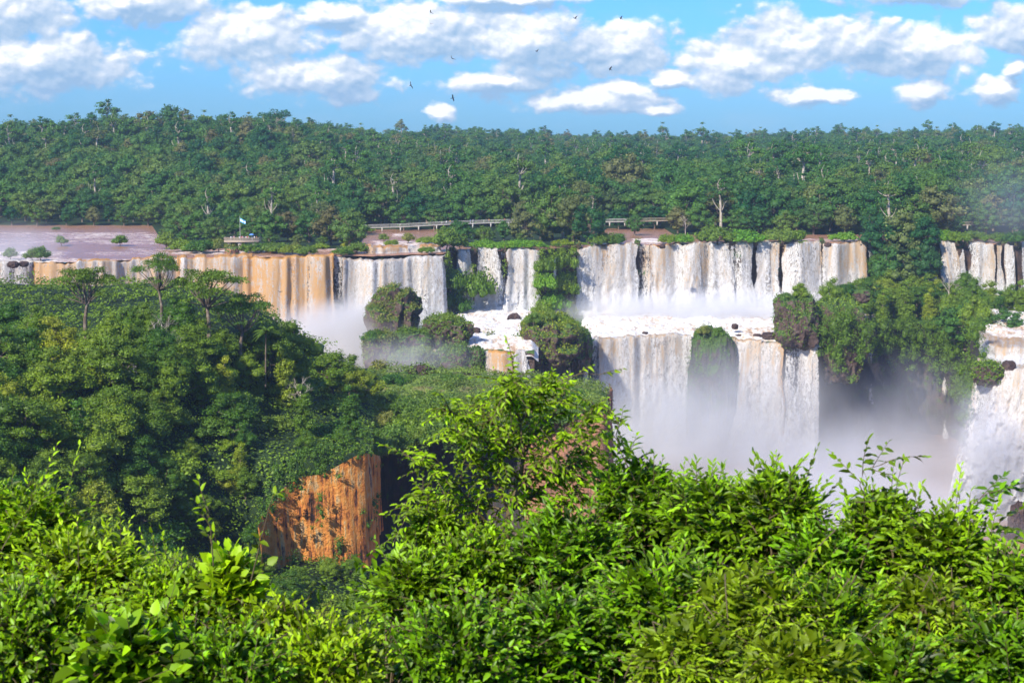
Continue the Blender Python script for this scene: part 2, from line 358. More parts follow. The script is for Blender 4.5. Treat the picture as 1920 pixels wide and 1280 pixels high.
def world():
    t = NT.__new__(NT); t.t = wd.node_tree; t.t.nodes.clear(); t.out = t.t.nodes.new('ShaderNodeOutputWorld')
    sky = t.n('TexSky', sky_type='NISHITA', sun_disc=False, sun_elevation=math.asin(SUN.z), sun_rotation=math.atan2(SUN.x, SUN.y), air_density=1.3, dust_density=.3, ozone_density=3.)
    skyc = t.vmath('MULTIPLY', sky.outputs[0], (.023, .060, .142))
    D = t.n('TexCoord').outputs['Generated']
    sp = t.n('SeparateXYZ', i={0: D})
    az = t.math('ARCTAN2', sp.outputs[0], sp.outputs[1]); el = t.math('ARCSINE', sp.outputs[2])
    x = t.math('MULTIPLY_ADD', az, F, 960); y = t.math('MULTIPLY_ADD', el, -F, 250)
    p0 = t.n('CombineXYZ', i={0: x, 1: y}).outputs[0]
    wv = t.n('TexNoise', i={0: t.scale(p0, (.010, .017, 0))}); wv.inputs['Scale'].default_value = 1; wv.inputs['Detail'].default_value = 4; wv.inputs['Roughness'].default_value = .6
    wo = t.vmath('MULTIPLY', t.vmath('SUBTRACT', wv.outputs[1], (.5, .5, .5)), (70, 40, 0))
    p = t.vmath('ADD', p0, wo)
    bl = [(45, 40, 125, 48), (100, 128, 165, 50), (290, 18, 115, 32), (478, 76, 125, 52), (610, 150, 130, 36), (800, 62, 170, 52), (992, 82, 95, 66), (930, 160, 80, 22),
          (1165, 95, 95, 50), (1385, 122, 118, 46), (1470, 84, 105, 50), (1590, 90, 110, 46), (1700, 108, 110, 42), (1115, 192, 130, 19), (1175, 178, 60, 22), (1680, 0, 120, 24), (1880, 66, 78, 42),
          (1865, 137, 27, 17), (1515, 183, 65, 14), (1710, 176, 52, 22), (1838, 172, 42, 20), (950, 2, 150, 14), (832, 208, 26, 16), (1230, 205, 40, 12), (640, 40, 90, 22), (1250, 150, 50, 16)]
    def field(pp):
        acc = None
        for cx, cy, rx, ry in bl:
            d = t.n('VectorMath', operation='LENGTH'); t.put(d.inputs[0], t.vmath('MULTIPLY', t.vmath('SUBTRACT', pp, (cx, cy, 0)), (.93 / rx, .90 / ry, 0)))
            d = d.outputs['Value']
            acc = d if acc is None else t.math('SMOOTH_MIN', acc, d, .12)
        return acc
    d1 = field(p); d2 = field(t.vmath('ADD', p, (-8, -17, 0)))
    def puff(pp):
        wn = t.n('TexNoise', i={0: t.scale(pp, (.03, .04, 0))}); wn.inputs['Scale'].default_value = 1; wn.inputs['Detail'].default_value = 5
        pw = t.vmath('ADD', pp, t.vmath('MULTIPLY', t.vmath('SUBTRACT', wn.outputs[1], (.5, .5, .5)), (26, 20, 0)))
        acc = t.math('MULTIPLY', t.noise(t.scale(pp, (.013, .018, 0)), 1, 9, .62, .1), .78)
        for sc, w in ((.024, .22), (.055, .09)):
            v = t.n('TexVoronoi', feature='SMOOTH_F1', voronoi_dimensions='2D', i={0: t.scale(pw, (sc, sc * 1.35, 0))}); v.inputs['Scale'].default_value = 1; v.inputs['Smoothness'].default_value = .6
            acc = t.math('ADD', acc, t.math('MULTIPLY', t.math('SUBTRACT', .62, v.outputs[0]), w * 1.3))
        return acc
    n1 = puff(p0); n2 = puff(t.vmath('ADD', p0, (-5, -9, 0)))
    a = t.math('SUBTRACT', 1., t.math('SUBTRACT', d1, t.math('MULTIPLY', t.math('SUBTRACT', n1, .5), 1.9)))
    al = t.ramp(a, -.36, .18)
    # thin haze veil between the clouds
    veil = t.math('MULTIPLY', t.ramp(t.noise(t.scale(p0, (.006, .014, 3)), 1, 5, .6), .45, .8), .35)
    sh = t.math('MULTIPLY_ADD', t.math('SUBTRACT', d2, d1), 1.0, .50)
    sh = t.math('ADD', sh, t.math('MULTIPLY', t.math('SUBTRACT', n1, n2), 1.7))
    sh = t.math('ADD', sh, t.math('MULTIPLY', t.math('SUBTRACT', t.noise(t.scale(p0, (.007, .010, 7)), 1, 3), .5), 1.5))
    cc = t.cramp(sh, [(.02, (.24, .37, .54)), (.40, (.38, .48, .61)), (.66, (.56, .61, .69)), (.95, (.84, .84, .84))])
    up = t.ramp(el, .09, .35)   # scattered cloud cover higher up, outside the picture
    hi = t.math('MULTIPLY', t.ramp(t.noise(t.scale(D, (2, 2, 5)), 1.2, 5), .5, .62), up)
    skyc = t.mix(hi, skyc, (.45, .5, .56))
    skyc = t.mix(veil, skyc, (.28, .45, .62))
    front = t.ramp(sp.outputs[1], .0, .3)
    c = t.mix(t.math('MULTIPLY', t.math('MULTIPLY', al, front), .96), skyc, cc)
    bg = t.n('Background', i={0: c, 1: 1.}); t.t.links.new(bg.outputs[0], t.out.inputs[0])
world()
wd.cycles.sampling_method = 'NONE'
cy = S.cycles
cy.use_denoising = True; cy.max_bounces = 6; cy.diffuse_bounces = 2; cy.glossy_bounces = 1; cy.transmission_bounces = 3; cy.transparent_max_bounces = 10; cy.volume_bounces = 2
cy.volume_step_rate = 1.; cy.volume_max_steps = 48; cy.caustics_reflective = False; cy.caustics_refractive = False
cy.use_adaptive_sampling = True; cy.adaptive_threshold = .02

# ================================================================ terrain
def patch(name, rows, mat, seed=0, amp=1., fr=.12, res=1.5, anis=1., o=4, cols=None):
    """rows: list of (n,3) world points; blended smoothly and roughened along the surface normal"""
    A = np.array(rows, float); nr, nc = A.shape[:2]
    Lr = np.max(np.linalg.norm(np.diff(A, axis=0), axis=2), 1); Lc = np.max(np.linalg.norm(np.diff(A, axis=1), axis=2), 0)
    ti = np.concatenate([np.linspace(i, i + 1, max(2, int(l / res) + 1))[:-1] for i, l in enumerate(Lr)] + [[nr - 1]])
    tj = np.concatenate([np.linspace(j, j + 1, max(2, int(l / res) + 1))[:-1] for j, l in enumerate(Lc)] + [[nc - 1]])
    def interp(A, t):
        i = np.clip(np.floor(t).astype(int), 0, len(A) - 2); f = (t - i)
        f = f.reshape(-1, *([1] * (A.ndim - 1)))
        p0 = A[np.clip(i - 1, 0, None)]; p1 = A[i]; p2 = A[i + 1]; p3 = A[np.clip(i + 2, None, len(A) - 1)]
        cr = .5 * (2 * p1 + (p2 - p0) * f + (2 * p0 - 5 * p1 + 4 * p2 - p3) * f * f + (3 * p1 - p0 - 3 * p2 + p3) * f ** 3)
        return cr * .5 + (p1 * (1 - f) + p2 * f) * .5
    B = interp(A, ti); B = interp(B.transpose(1, 0, 2), tj).transpose(1, 0, 2)
    du = np.gradient(B, axis=1); dv = np.gradient(B, axis=0); N = np.cross(du, dv); N /= np.linalg.norm(N, axis=2)[..., None] + 1e-9
    if N[..., 1].mean() - N[..., 2].mean() > 0: N = -N
    d = fbm(B[..., 0] * fr, B[..., 1] * fr, B[..., 2] * fr * anis, seed, o, .55) * amp
    rg = (1 - np.abs(vn(B[..., 0] * fr * 3, B[..., 1] * fr * 3, B[..., 2] * fr * 3 * anis * .5, seed + 5))) * amp * .35
    B = B + N * (d + rg)[..., None]
    V = B.reshape(-1, 3)
    me = mesh(name, V, gridf(B.shape[0], B.shape[1]), mat)
    o_ = struct(obj(name, me)); o_['grid'] = 0; del o_['grid']
    return o_, B, N
def wrow(pxs, pys, Ds): return [W(a, b, c) for a, b, c in zip(pxs, pys, Ds)]
def zrow(pxs, Ds, z): return [np.array([XP(a, c, z_), c, z_]) for a, c, z_ in zip(pxs, Ds, np.broadcast_to(z, (len(pxs),)))]

# upper river rim: photograph column -> distance
RX = [-500, -200, 0, 200, 300, 400, 480, 620, 640, 700, 830, 850, 1010, 1030, 1085, 1200, 1400, 1500, 1630, 1650, 1745, 1920, 2400]
RYp = [500, 496, 493, 490, 485, 482, 481, 480, 480, 478, 475, 470, 467, 465, 462, 459, 457, 456, 454, 452, 455, 457, 457]
def rimY(px):
    return G(0 * np.asarray(px) + 960, np.interp(px, RX, RYp), 0.)[..., 1] + 1.8 * vn(np.asarray(px) * .03, 0, 0, 3) + .7 * vn(np.asarray(px) * .11, 0, 0, 5)
def pxof(X, Y, z=0): return 960 + F * X / (Y * CP + (H - z) * SP)

def hillz(X, Y):
    px = 960 + X / np.maximum(Y, 1) * F
    k = sst(500, 1150, px)
    ys = 840 + k * 190; yp = 1130 + k * 1150
    top = 17 + 3 * np.sin(px * .004) - 4.5 * k
    z = .6 + 5 * sst(760, 900, Y) + top * sst(ys, yp, Y) ** .8 + (3. * fbm(X * .009, Y * .009, 0, 4, 2) + 3. * fbm(X * .025, Y * .02, 0, 14, 2)) * sst(800, 950, Y)
    z = z + 4. * np.exp(-((px - 330) / 160) ** 2) * sst(ys, yp, Y) - 5 * np.exp(-((px - 715) / 60) ** 2) * sst(ys, yp, Y)
    z = z - 60 * sst(3500, 9000, Y)
    return z
def bankY(px):  # far shore of the upper river
    return np.interp(px, [-400, 285, 300, 330, 380, 640, 672, 690, 830, 845, 870, 1085, 1120, 1135, 1245, 1262, 1630, 1650, 1745, 1760, 2300], [762, 762, 660, 620, 600, 600, 612, 728, 728, 650, 616, 622, 655, 735, 735, 690, 690, 642, 642, 690, 690])
ys = np.concatenate([np.arange(0, 500, 12), np.arange(500, 1600, 25), np.geomspace(1600, 8500, 16)])
pxs = np.unique(np.concatenate([np.linspace(-2200, 4200, 300), np.arange(250, 1800, 7.)]))
GX = np.zeros((len(ys), len(pxs))); GY = GX.copy()
for i, y_ in enumerate(ys):
    GY[i] = bankY(pxs) - 3 + y_; GX[i] = (pxs - 960) / F * GY[i]
GZ = hillz(GX, GY); GZ[0] = -3
struct(obj('hill', mesh('hill', np.stack([GX, GY, GZ], -1).reshape(-1, 3), gridf(*GX.shape), M['soil'])))

# ---- river sheet on the upper plateau, foam painted by where the rapids are
def mat_water():
    t = NT('muddy_water'); P = t.pos(); fo = t.attr('foam'); sk = t.attr('deep')
    n = t.noise(t.scale(P, (.12, .5, .3)), 1., 5, .65); n2 = t.noise(t.scale(P, (.5, 1.2, 1)), 1.3, 4, .7)
    c = t.mix(n, (.27, .13, .075), (.38, .21, .13))
    f = t.ramp(t.math('ADD', fo, t.math('MULTIPLY', t.math('SUBTRACT', t.math('ADD', t.math('MULTIPLY', n, .5), t.math('MULTIPLY', n2, .5)), .5), 2.2)), .45, .85)
    c = t.mix(f, c, (.72, .64, .57))
    p = t.n('BsdfPrincipled', i={'Base Color': c, 'Roughness': t.math('MULTIPLY_ADD', f, .5, .24), 'Normal': t.bump(t.math('ADD', n2, t.noise(t.scale(P, (.3, .9, 1)), 2., 3)), .5, .35)})
    p.inputs['IOR'].default_value = 1.33
    return t.surf(p)
M['water'] = mat_water()
def band(px, py, x0, x1, y0, y1, fx=25, fy=3):
    return sst(x0 - fx, x0 + fx, px) * (1 - sst(x1 - fx, x1 + fx, px)) * sst(y0 - fy, y0 + fy, py) * (1 - sst(y1 - fy, y1 + fy, py))
px = np.arange(-480, 2360, 4.); nr = 110
PXg = np.broadcast_to(px, (nr, len(px)))
t_ = (np.linspace(0, 1, nr) ** 1.25)[:, None]
Yg = rimY(px)[None] + .5 + t_ * (bankY(px)[None] + 10 - rimY(px)[None])
Xg = XP(PXg, Yg, 0.)
dep = Yg * CP + H * SP; PYg = 640 - F * ((-H * CP + Yg * SP) / dep)
fo = np.zeros_like(Yg)
for b in [(-400, 320, 434, 462, 25, 4, .62), (-400, 140, 470, 500, 40, 4, .8), (90, 330, 484, 500, 30, 3, .7), (210, 560, 466, 474, 40, 2, .6), (150, 480, 472, 480, 40, 2, .75), (300, 640, 473, 484, 30, 3, .45),
          (690, 840, 452, 462, 20, 3, .85), (730, 780, 438, 448, 10, 3, .7), (840, 870, 440, 450, 20, 3, .6), (1180, 1245, 448, 458, 15, 2, .9), (1460, 1640, 448, 456, 15, 2, .7), (540, 690, 460, 474, 20, 3, .75), (1100, 1180, 452, 464, 15, 2, .5)]:
    fo = np.maximum(fo, band(PXg, PYg, *b[:6]) * b[6])
fo += .25 * fbm(Xg * .03, Yg * .08, 0, 8, 3) - .12
Zg = .02 + fo * .9 * np.clip(fbm(Xg * .25, Yg * .4, 0, 6, 3) + .3, 0, 1) + .08 * fbm(Xg * .15, Yg * .3, 0, 2, 2)
Zg[0] -= .3
struct(obj('river', mesh('river', np.stack([Xg, Yg, Zg], -1).reshape(-1, 3), gridf(nr, len(px)), M['water'], {'foam': fo, 'deep': fo * 0})))

# ---- rock wall behind the upper falls
px = np.arange(-480, 2400, 5.)
zs = np.linspace(-.35, -46, 60)
yy = rimY(px)[None] + 2.2 + (zs[:, None] * 0)
X = XP(px, yy, zs[:, None]); 
led = -2.2 * np.clip(vn(X * .05, zs[:, None] * .16, 0, 9), 0, 1) - 1.6 * fbm(X * .16, yy * .1, zs[:, None] * .05, 11, 4)
led = led * sst(0, 2.5, -zs)[:, None] - 3.5 * sst(16, 27, -zs)[:, None]
Y = yy + led; X = XP(px, Y, zs[:, None])
struct(obj('cliff', mesh('upper_cliff', np.stack([X, Y, np.broadcast_to(zs[:, None], X.shape)], -1).reshape(-1, 3), gridf(*X.shape), M['basalt'])))

# ---- lower terrace at z=-26, its edge and the wall below
LX = [975, 1040, 1090, 1135, 1200, 1290, 1330, 1370, 1400, 1480, 1540, 1552, 1600, 1700, 1780, 1825, 1842, 1870, 1900, 2000, 2400]
LY = [522, 534, 545, 548, 555, 560, 556, 553, 552, 546, 546, 556, 596, 606, 596, 560, 505, 490, 486, 482, 478]
def lipY(px): return np.interp(px, LX, LY) + 1.8 * vn(np.asarray(px) * .022, 0, 0, 7) + .6 * vn(np.asarray(px) * .09, 0, 0, 8)
px = np.arange(978, 2400, 4.)
rows = []
for k, s in enumerate(np.linspace(0, 1, 30)):
    Yk = lipY(px) + .8 + s * (rimY(px) + 1 - lipY(px)); z = -26.4 + .7 * fbm(XP(px, Yk, -26) * .12, Yk * .12, 0, 21, 3) + 1.5 * s
    rows.append(np.stack([XP(px, Yk, z), Yk, z], -1))
A = np.array(rows); struct(obj('ground', mesh('terrace', A.reshape(-1, 3), gridf(*A.shape[:2]), M['basalt'])))
zs = np.linspace(-26.3, -68, 60)[:, None]
yy = lipY(px)[None] + 1.6 + 0 * zs; X = XP(px, yy, zs)
Y = yy - (1.8 * fbm(X * .13, yy * .13, zs * .035, 31, 4) + 1.4 * np.clip(vn(X * .06, zs * .13, 0, 32), 0, 1)) * sst(0, 3, -26 - zs) - 2. * sst(35, 66, -zs) + 5 * sst(30, 45, -zs) * sst(1545, 1600, px)[None]
X = XP(px, Y, zs)
struct(obj('cliff', mesh('lower_cliff', np.stack([X, Y, np.broadcast_to(zs, X.shape)], -1).reshape(-1, 3), gridf(*X.shape), M['basalt_dark_and_shade'])))

# ---- middle terrace between the left basin and the green island
px = np.arange(672, 1004, 3.)
rows = []
def midz(px, Y): return -23.6 - 9 * (1 - sst(672, 740, px)) + .8 * fbm(XP(px, Y, -24) * .15, Y * .15, 0, 41, 3)
for Yk in np.linspace(504, 600, 40):
    z = midz(px, Yk); rows.append(np.stack([XP(px, Yk, z), 0 * px + Yk, z], -1))
rows = rows[::-1]
for s in np.linspace(.04, 1, 22):
    Yk = 504 - 2.5 * s + 1.6 * fbm(px * .03, s * 1.5, 0, 44, 3); z = midz(px, 504) * (1 - s) + s * -42
    rows.append(np.stack([XP(px, Yk, z), Yk + 0 * px, z], -1))
A = np.array(rows); struct(obj('ground', mesh('middle_terrace', A.reshape(-1, 3), gridf(*A.shape[:2]), M['boulder'])))

# ---- canyon floor: churned water and the river running out
px = np.arange(-800, 2900, 10.); rows = []
for Yk in np.linspace(150, 640, 120):
    z = -66 + 28 * (1 - sst(950, 1000, px)) * sst(440, 470, Yk); z = z + .8 * fbm(XP(px, Yk, z) * .08, Yk * .08, 0, 51, 4)
    rows.append(np.stack([XP(px, Yk, z), 0 * px + Yk, z], -1))
A = np.array(rows); fo = .55 + .4 * fbm(A[..., 0] * .03, A[..., 1] * .03, 0, 52, 4); fo = fo * .6 - .1
struct(obj('water', mesh('canyon_water', A.reshape(-1, 3), gridf(*A.shape[:2]), M['water'], {'foam': fo, 'deep': fo * 0})))

# ---- left forested slope and grassy headland
cx = [-500, -200, 0, 150, 300, 450, 560, 620, 700]
slope_rows = [zrow(cx, [470, 470, 462, 460, 455, 452, 455, 460, 462], [-45] * 6 + [-46, -46, -46]),
              zrow(cx, [430, 430, 425, 420, 415, 410, 440, 455, 458], [3, 3, 3, 3, 4, 1, -14, -22, -23]),
              wrow(cx, [665, 660, 646, 640, 618, 632, 670, 708, 702], [345, 340, 335, 335, 335, 348, 378, 408, 428]),
              wrow(cx, [730, 725, 720, 720, 715, 735, 765, 775, 775], [305, 303, 300, 300, 310, 333, 347, 354, 374]),
              wrow(cx, [860, 860, 860, 860, 850, 850, 850, 868, 856], [270, 270, 274, 284, 298, 306, 306, 307, 315]),
              wrow(cx, [960, 960, 960, 960, 950, 940, 905, 888, 880], [253, 255, 262, 274, 290, 300, 301, 303, 308]),
              wrow(cx, [1060, 1060, 1060, 1060, 1055, 1050, 1045, 1050, 1055], [238, 240, 250, 264, 282, 297, 299, 301, 306]),
              wrow(cx, [1200, 1200, 1200, 1200, 1200, 1190, 1180, 1180, 1180], [218, 220, 226, 234, 244, 252, 258, 262, 268]),
              wrow(cx, [1500, 1500, 1500, 1500, 1500, 1500, 1500, 1500, 1500], [185, 185, 185, 190, 195, 200, 212, 218, 224])]
slope_o, SB, SN = patch('hill', slope_rows, M['soil'], 61, 1.6, .06, 3.)
hx = [690, 740, 800, 900, 1000, 1080, 1122, 1136]
hrows = [zrow(hx, [452, 452, 452, 452, 450, 446, 440, 436], -36),
         wrow(hx, [702, 700, 700, 703, 712, 722, 730, 742], [442, 442, 442, 440, 436, 430, 425, 418]),
         wrow(hx, [740, 738, 738, 738, 740, 742, 745, 752], [405, 405, 405, 405, 402, 398, 394, 392]),
         wrow(hx, [800, 790, 780, 775, 765, 758, 757, 766], [368, 370, 372, 374, 376, 374, 372, 370]),
         wrow(hx, [856, 850, 838, 820, 800, 782, 776, 782], [338, 345, 347, 346, 343, 340, 338, 340])]
head_o, HB, HN = patch('headland', hrows, M['meadow'], 71, .9, .1, 2.)
def wall(name, hx, Ds, ztop, zbot, mat, seed, amp=2., fr=.15, n=26, anis=.25, res=1.2, dz=0., under=0.):
    rows = []
    for s in np.linspace(0, 1, n):
        z = np.asarray(ztop) * (1 - s) + s * zbot
        rows.append(zrow(hx, np.asarray(Ds) - dz * s + np.asarray(under) * float(sst(.01, .12, s)), z))
    return patch(name, rows, mat, seed, amp, fr, res, anis)
ht = [p[2] for p in hrows[-1]]
wall('cliff', hx[:5], [338, 345, 347, 346, 343], [t + .5 for t in ht[:5]], -68, M['basalt_dark_and_shade'], 80, 1.7, .16, under=[30, 32, 30, 20, 3])  # recess shade put into a darker rock colour and an undercut shape
wall('cliff', [985] + hx[4:] + [1138, 1140], [346, 343, 340, 338, 341, 360, 430, 440][:len(hx[4:]) + 3], ([ht[4] + .4] + [t + .5 for t in ht[4:]] + [-22, -22]), -68, M['pinkcliff'], 81, 1.7, .16)
ox = [478, 505, 530, 560, 600, 640, 672, 692, 700, 705]
otop = [990, 948, 912, 892, 888, 868, 852, 850, 852, 856]; oD = [284, 291, 294, 296, 297, 298, 299, 301, 309, 345]
ozt = [W(a, b, c)[2] for a, b, c in zip(ox, otop, oD)]
ora_o, OB, ON = wall('cliff', ox, oD, ozt, -36., M['orange'], 83, 2.0, .2, dz=1.5, res=.6, anis=.12)
# cliff continues below the talus line
# ---- hillside under the camera
xs = np.linspace(-260, 260, 60); rows = []
for yk, zk in [(-80, 41), (-20, 39.4), (-3, 39.2), (3, 38.4), (8, 37.0), (12, 35.7), (17, 33.4), (24, 29), (40, 20), (70, 0), (110, -30), (150, -66), (190, -70)]:
    rows.append(np.stack([xs * (1 + yk * .004), 0 * xs + yk + 1.5 * np.sin(xs * .05), zk + 0 * xs], -1))
patch('ground', rows, M['soil'], 91, .4, .15, 3.)
# ================================================================ waterfalls
def mat_fall():
    t = NT('falling_water')
    uv = t.n('UVMap').outputs[0]
    br = t.attr('brown'); de = t.attr('dens'); tt = t.attr('drop')
    a = t.noise(t.scale(uv, (.9, .09, 1)), 1., 4, .6, .3); b = t.noise(t.scale(uv, (1.6, .5, 1)), 1., 6, .75, .6); c = t.noise(t.scale(uv, (.2, .04, 1)), 1., 3, .5)
    g = t.noise(t.scale(uv, (1.9, 1.05, 1)), 1., 6, .78, .9)
    st = t.math('ADD', t.math('MULTIPLY', a, .5), t.math('MULTIPLY', b, .5))
    # share of muddy water: much at the lip, broken to white foam further down
    m = t.math('ADD', t.math('MULTIPLY_ADD', br, 1.2, -.02), t.math('MULTIPLY', t.math('SUBTRACT', a, .5), 2.4))
    m = t.math('ADD', m, t.math('MULTIPLY', t.math('SUBTRACT', c, .5), 1.6))
    m = t.math('ADD', m, t.math('MULTIPLY', t.math('SUBTRACT', g, .5), 3.2))
    m = t.math('ADD', m, t.math('MULTIPLY', t.math('SUBTRACT', b, .5), 1.6))
    m = t.math('SUBTRACT', m, t.math('MULTIPLY', t.ramp(tt, .05, .9), t.math('MULTIPLY_ADD', br, -.1, .45)))
    m = t.ramp(m, .15, .85)
    mud = t.mix(t.ramp(br, .4, .9), t.mix(a, (.50, .33, .18), (.62, .46, .30)), t.mix(a, (.58, .25, .05), (.64, .38, .14)))
    white = t.mix(t.ramp(t.math('ADD', t.math('MULTIPLY', g, .6), t.math('MULTIPLY', b, .4)), .38, .60), t.mix(t.ramp(tt, .3, .9), (.44, .37, .29), (.57, .54, .50)), (.79, .78, .76))
    col = t.mix(m, white, mud)
    # how closed the sheet is
    d = t.math('ADD', de, t.math('MULTIPLY', t.math('SUBTRACT', t.math('ADD', t.math('MULTIPLY', st, .55), t.math('MULTIPLY', g, .45)), .5), 3.6))
    d = t.math('ADD', d, t.math('MULTIPLY', t.math('SUBTRACT', c, .5), 1.2))
    al = t.ramp(d, .25, .58)
    h = t.math('ADD', t.math('MULTIPLY', st, .9), t.math('MULTIPLY', g, 1.3))
    p = t.n('BsdfPrincipled', i={'Base Color': col, 'Roughness': .55, 'Normal': t.bump(h, .5, .9)})
    p.inputs['Specular IOR Level'].default_value = .15
    tr = t.n('BsdfTransparent')
    tl = t.n('BsdfTranslucent', i={'Color': col})
    m1 = t.n('MixShader', i={0: .25}); t.put(m1.inputs[1], p); t.put(m1.inputs[2], tl)
    ms = t.n('MixShader', i={0: al}); t.put(ms.inputs[1], tr); t.put(ms.inputs[2], m1)
    return t.surf(ms)
M['fall'] = mat_fall()
def mat_foam():
    t = NT('foam'); P = t.pos(); fo = t.attr('foam')
    n = t.noise(t.scale(P, (.5, .14, .3)), 1., 5, .62, .5); n2 = t.noise(t.scale(P, (1.1, .6, .6)), 1., 5, .7, .5)
    f = t.math('ADD', fo, t.math('MULTIPLY', t.math('SUBTRACT', t.math('ADD', n, n2), 1.), 1.7))
    c = t.cramp(f, [(.1, (.30, .17, .10)), (.32, (.48, .34, .23)), (.55, (.62, .54, .45)), (.8, (.72, .71, .69))])
    p = t.n('BsdfPrincipled', i={'Base Color': c, 'Roughness': .7, 'Normal': t.bump(t.math('ADD', n, n2), .55, .8)})
    p.inputs['Specular IOR Level'].default_value = .1
    return t.surf(p)
M['foam'] = mat_foam()
def fall(label, x, dens, brown, zt, zb, Yf, out=3., seed=0, fold=1., spread=0., group=None, back=2.5, taper=None, du=.42, dv=.5, botj=0., edge=.5, name='waterfall', kx=0., turb=.35, kick=None, widen=True):
    """x: photograph columns of the control points; dens, brown: values there. zt, zb: heights. Yf: distance of the lip."""
    x = np.array(x, float); x[0] -= 3.2 if widen else 0; x[-1] += 3.2 if widen else 0; m = (F / Yf(x.mean())) ** -1
    wid = (x[-1] - x[0]) * m; nu = max(8, int(wid / du)); hgt = abs((zt - zb))
    nv = max(10, int((hgt + back + out) / dv))
    U = np.linspace(x[0], x[-1], nu); s = np.linspace(0, 1, nv)[:, None]
    D = np.interp(U, x, dens); B = np.interp(U, x, brown)
    um = (U - x[0]) * m
    y0 = Yf(U)
    ledge = back / (hgt + back)
    t = np.clip((s - ledge) / (1 - ledge), 0, 1)            # 0 at the lip, 1 at the foot
    bk = np.clip((ledge - s) / ledge, 0, 1)
    zt_ = np.interp(U, x, np.broadcast_to(zt, x.shape)); zb_ = np.interp(U, x, np.broadcast_to(zb, x.shape)) + botj * vn(um * .3, 0, 0, seed + 4)
    Z = zt_[None] - (zt_ - zb_)[None] * t
    dx = um[None] + .5 * vn(um[None] * .15, t * 2., 0, seed + 2) * t
    f = fbm(dx * .14, t * .5, 0, seed, 3, .5) * .5 + .1 * (1 - np.abs(vn(dx * .5, t * 1., 0, seed + 1)) * 2) + (.35 + .5 * t) * fbm(dx * .45, t * hgt * .18 + dx * .1, 0, seed + 6, 4, .65)
    e = np.minimum(um, wid - um)[None]
    f = f + turb * t * (1 - 2 * np.abs(fbm(dx * .22, t * hgt * .16 + dx * .05, 0, seed + 12, 4, .6))) * 1.3
    Y = y0[None] + back * bk - out * np.sqrt(t + .002) * (.75 + .5 * vn(um[None] * .1, 0, 0, seed + 8)) - (kick if kick is not None else 4. if zb > -30 else 0) * sst(.62, 1, t) * (.7 + .5 * vn(um[None] * .16, t * 2, 0, seed + 30)) - fold * f * (.25 + t) * np.clip(t * 8, 0, 1) * sst(0, 2, e)
    Z = Z + .25 * bk + (.45 * vn(um[None] * .45, 0, 0, seed + 3) + .3 * vn(um[None] * 1.1, 0, 0, seed + 23) + .5 * vn(um[None] * .1, 0, 0, seed + 13)) * (1 - t)
    Xc = U[None] + (U[None] - x.mean()) * spread * t + kx * t
    Xc = Xc + (3.5 * vn(um[None] * .12, t * 1.6, 0, seed + 18) + 2. * vn(um[None] * .45, t * 3., 0, seed + 19)) * t
    if taper is not None: Xc = x.mean() + (Xc - x.mean()) * (1 + (taper - 1) * t)
    X = XP(Xc, Y, Z)
    Dn = D[None] + 0 * t + .25 * sst(.55, 1, t) * (D[None] > .45) - .9 * (1 - sst(-.3, edge * 2.4, e + 1.1 * vn(um[None] * .25, t * 4, 0, seed + 9) - .3 * (1 - t)))
    Dn = Dn + .55 * (bk > 0) * bk - .25 * sst(.0, .15, t) * (1 - sst(.15, .6, t)) * (1 - D[None])
    Bn = np.broadcast_to(B[None], X.shape) + 0.; tn = np.broadcast_to(t, X.shape)
    uv = np.stack([np.broadcast_to(um[None], X.shape) + seed * 13.7 + 1.2 * vn(um[None] * .12, t * 2.2, 0, seed + 20) * t, (1 - s) * (hgt + back) + 0 * X], -1).reshape(-1, 2)
    # a second, torn layer of thrown water in front of the first
    Y2 = Y - (.25 + .9 * t) - .5 * vn(um[None] * .5, t * 4, 0, seed + 15) * t
    Xc2 = x.mean() + (Xc - x.mean()) * (1 + t * min(.12, 9. / (x[-1] - x[0]))) + 5 * t * vn(um[None] * .2, t * 2., 0, seed + 16)
    X2 = XP(Xc2, Y2, Z); D2 = Dn - .42 + .3 * t + .35 * vn(um[None] * .25, t * 1.2, 0, seed + 17) - 2. * (bk > 0)
    V = np.concatenate([np.stack([X, Y, Z], -1).reshape(-1, 3), np.stack([X2, Y2, Z + 0 * X2], -1).reshape(-1, 3)]); g0 = gridf(nv, nu)
    uv = np.concatenate([uv, uv * np.array([.83, .9]) + 71.3])
    me = mesh(name, V, np.concatenate([g0, g0 + nv * nu]), M['fall'], {'brown': np.concatenate([Bn.ravel(), (Bn * .7 - .08).ravel()]), 'dens': np.concatenate([(Dn + 0 * X).ravel(), D2.ravel()]), 'drop': np.concatenate([tn.ravel(), tn.ravel()])}, uv)
    return tag(obj(name, me), label, 'waterfall', group)
UG, LG = 'falls pouring off the upper rim', 'falls of the lower step'
rim = lambda p: rimY(p)
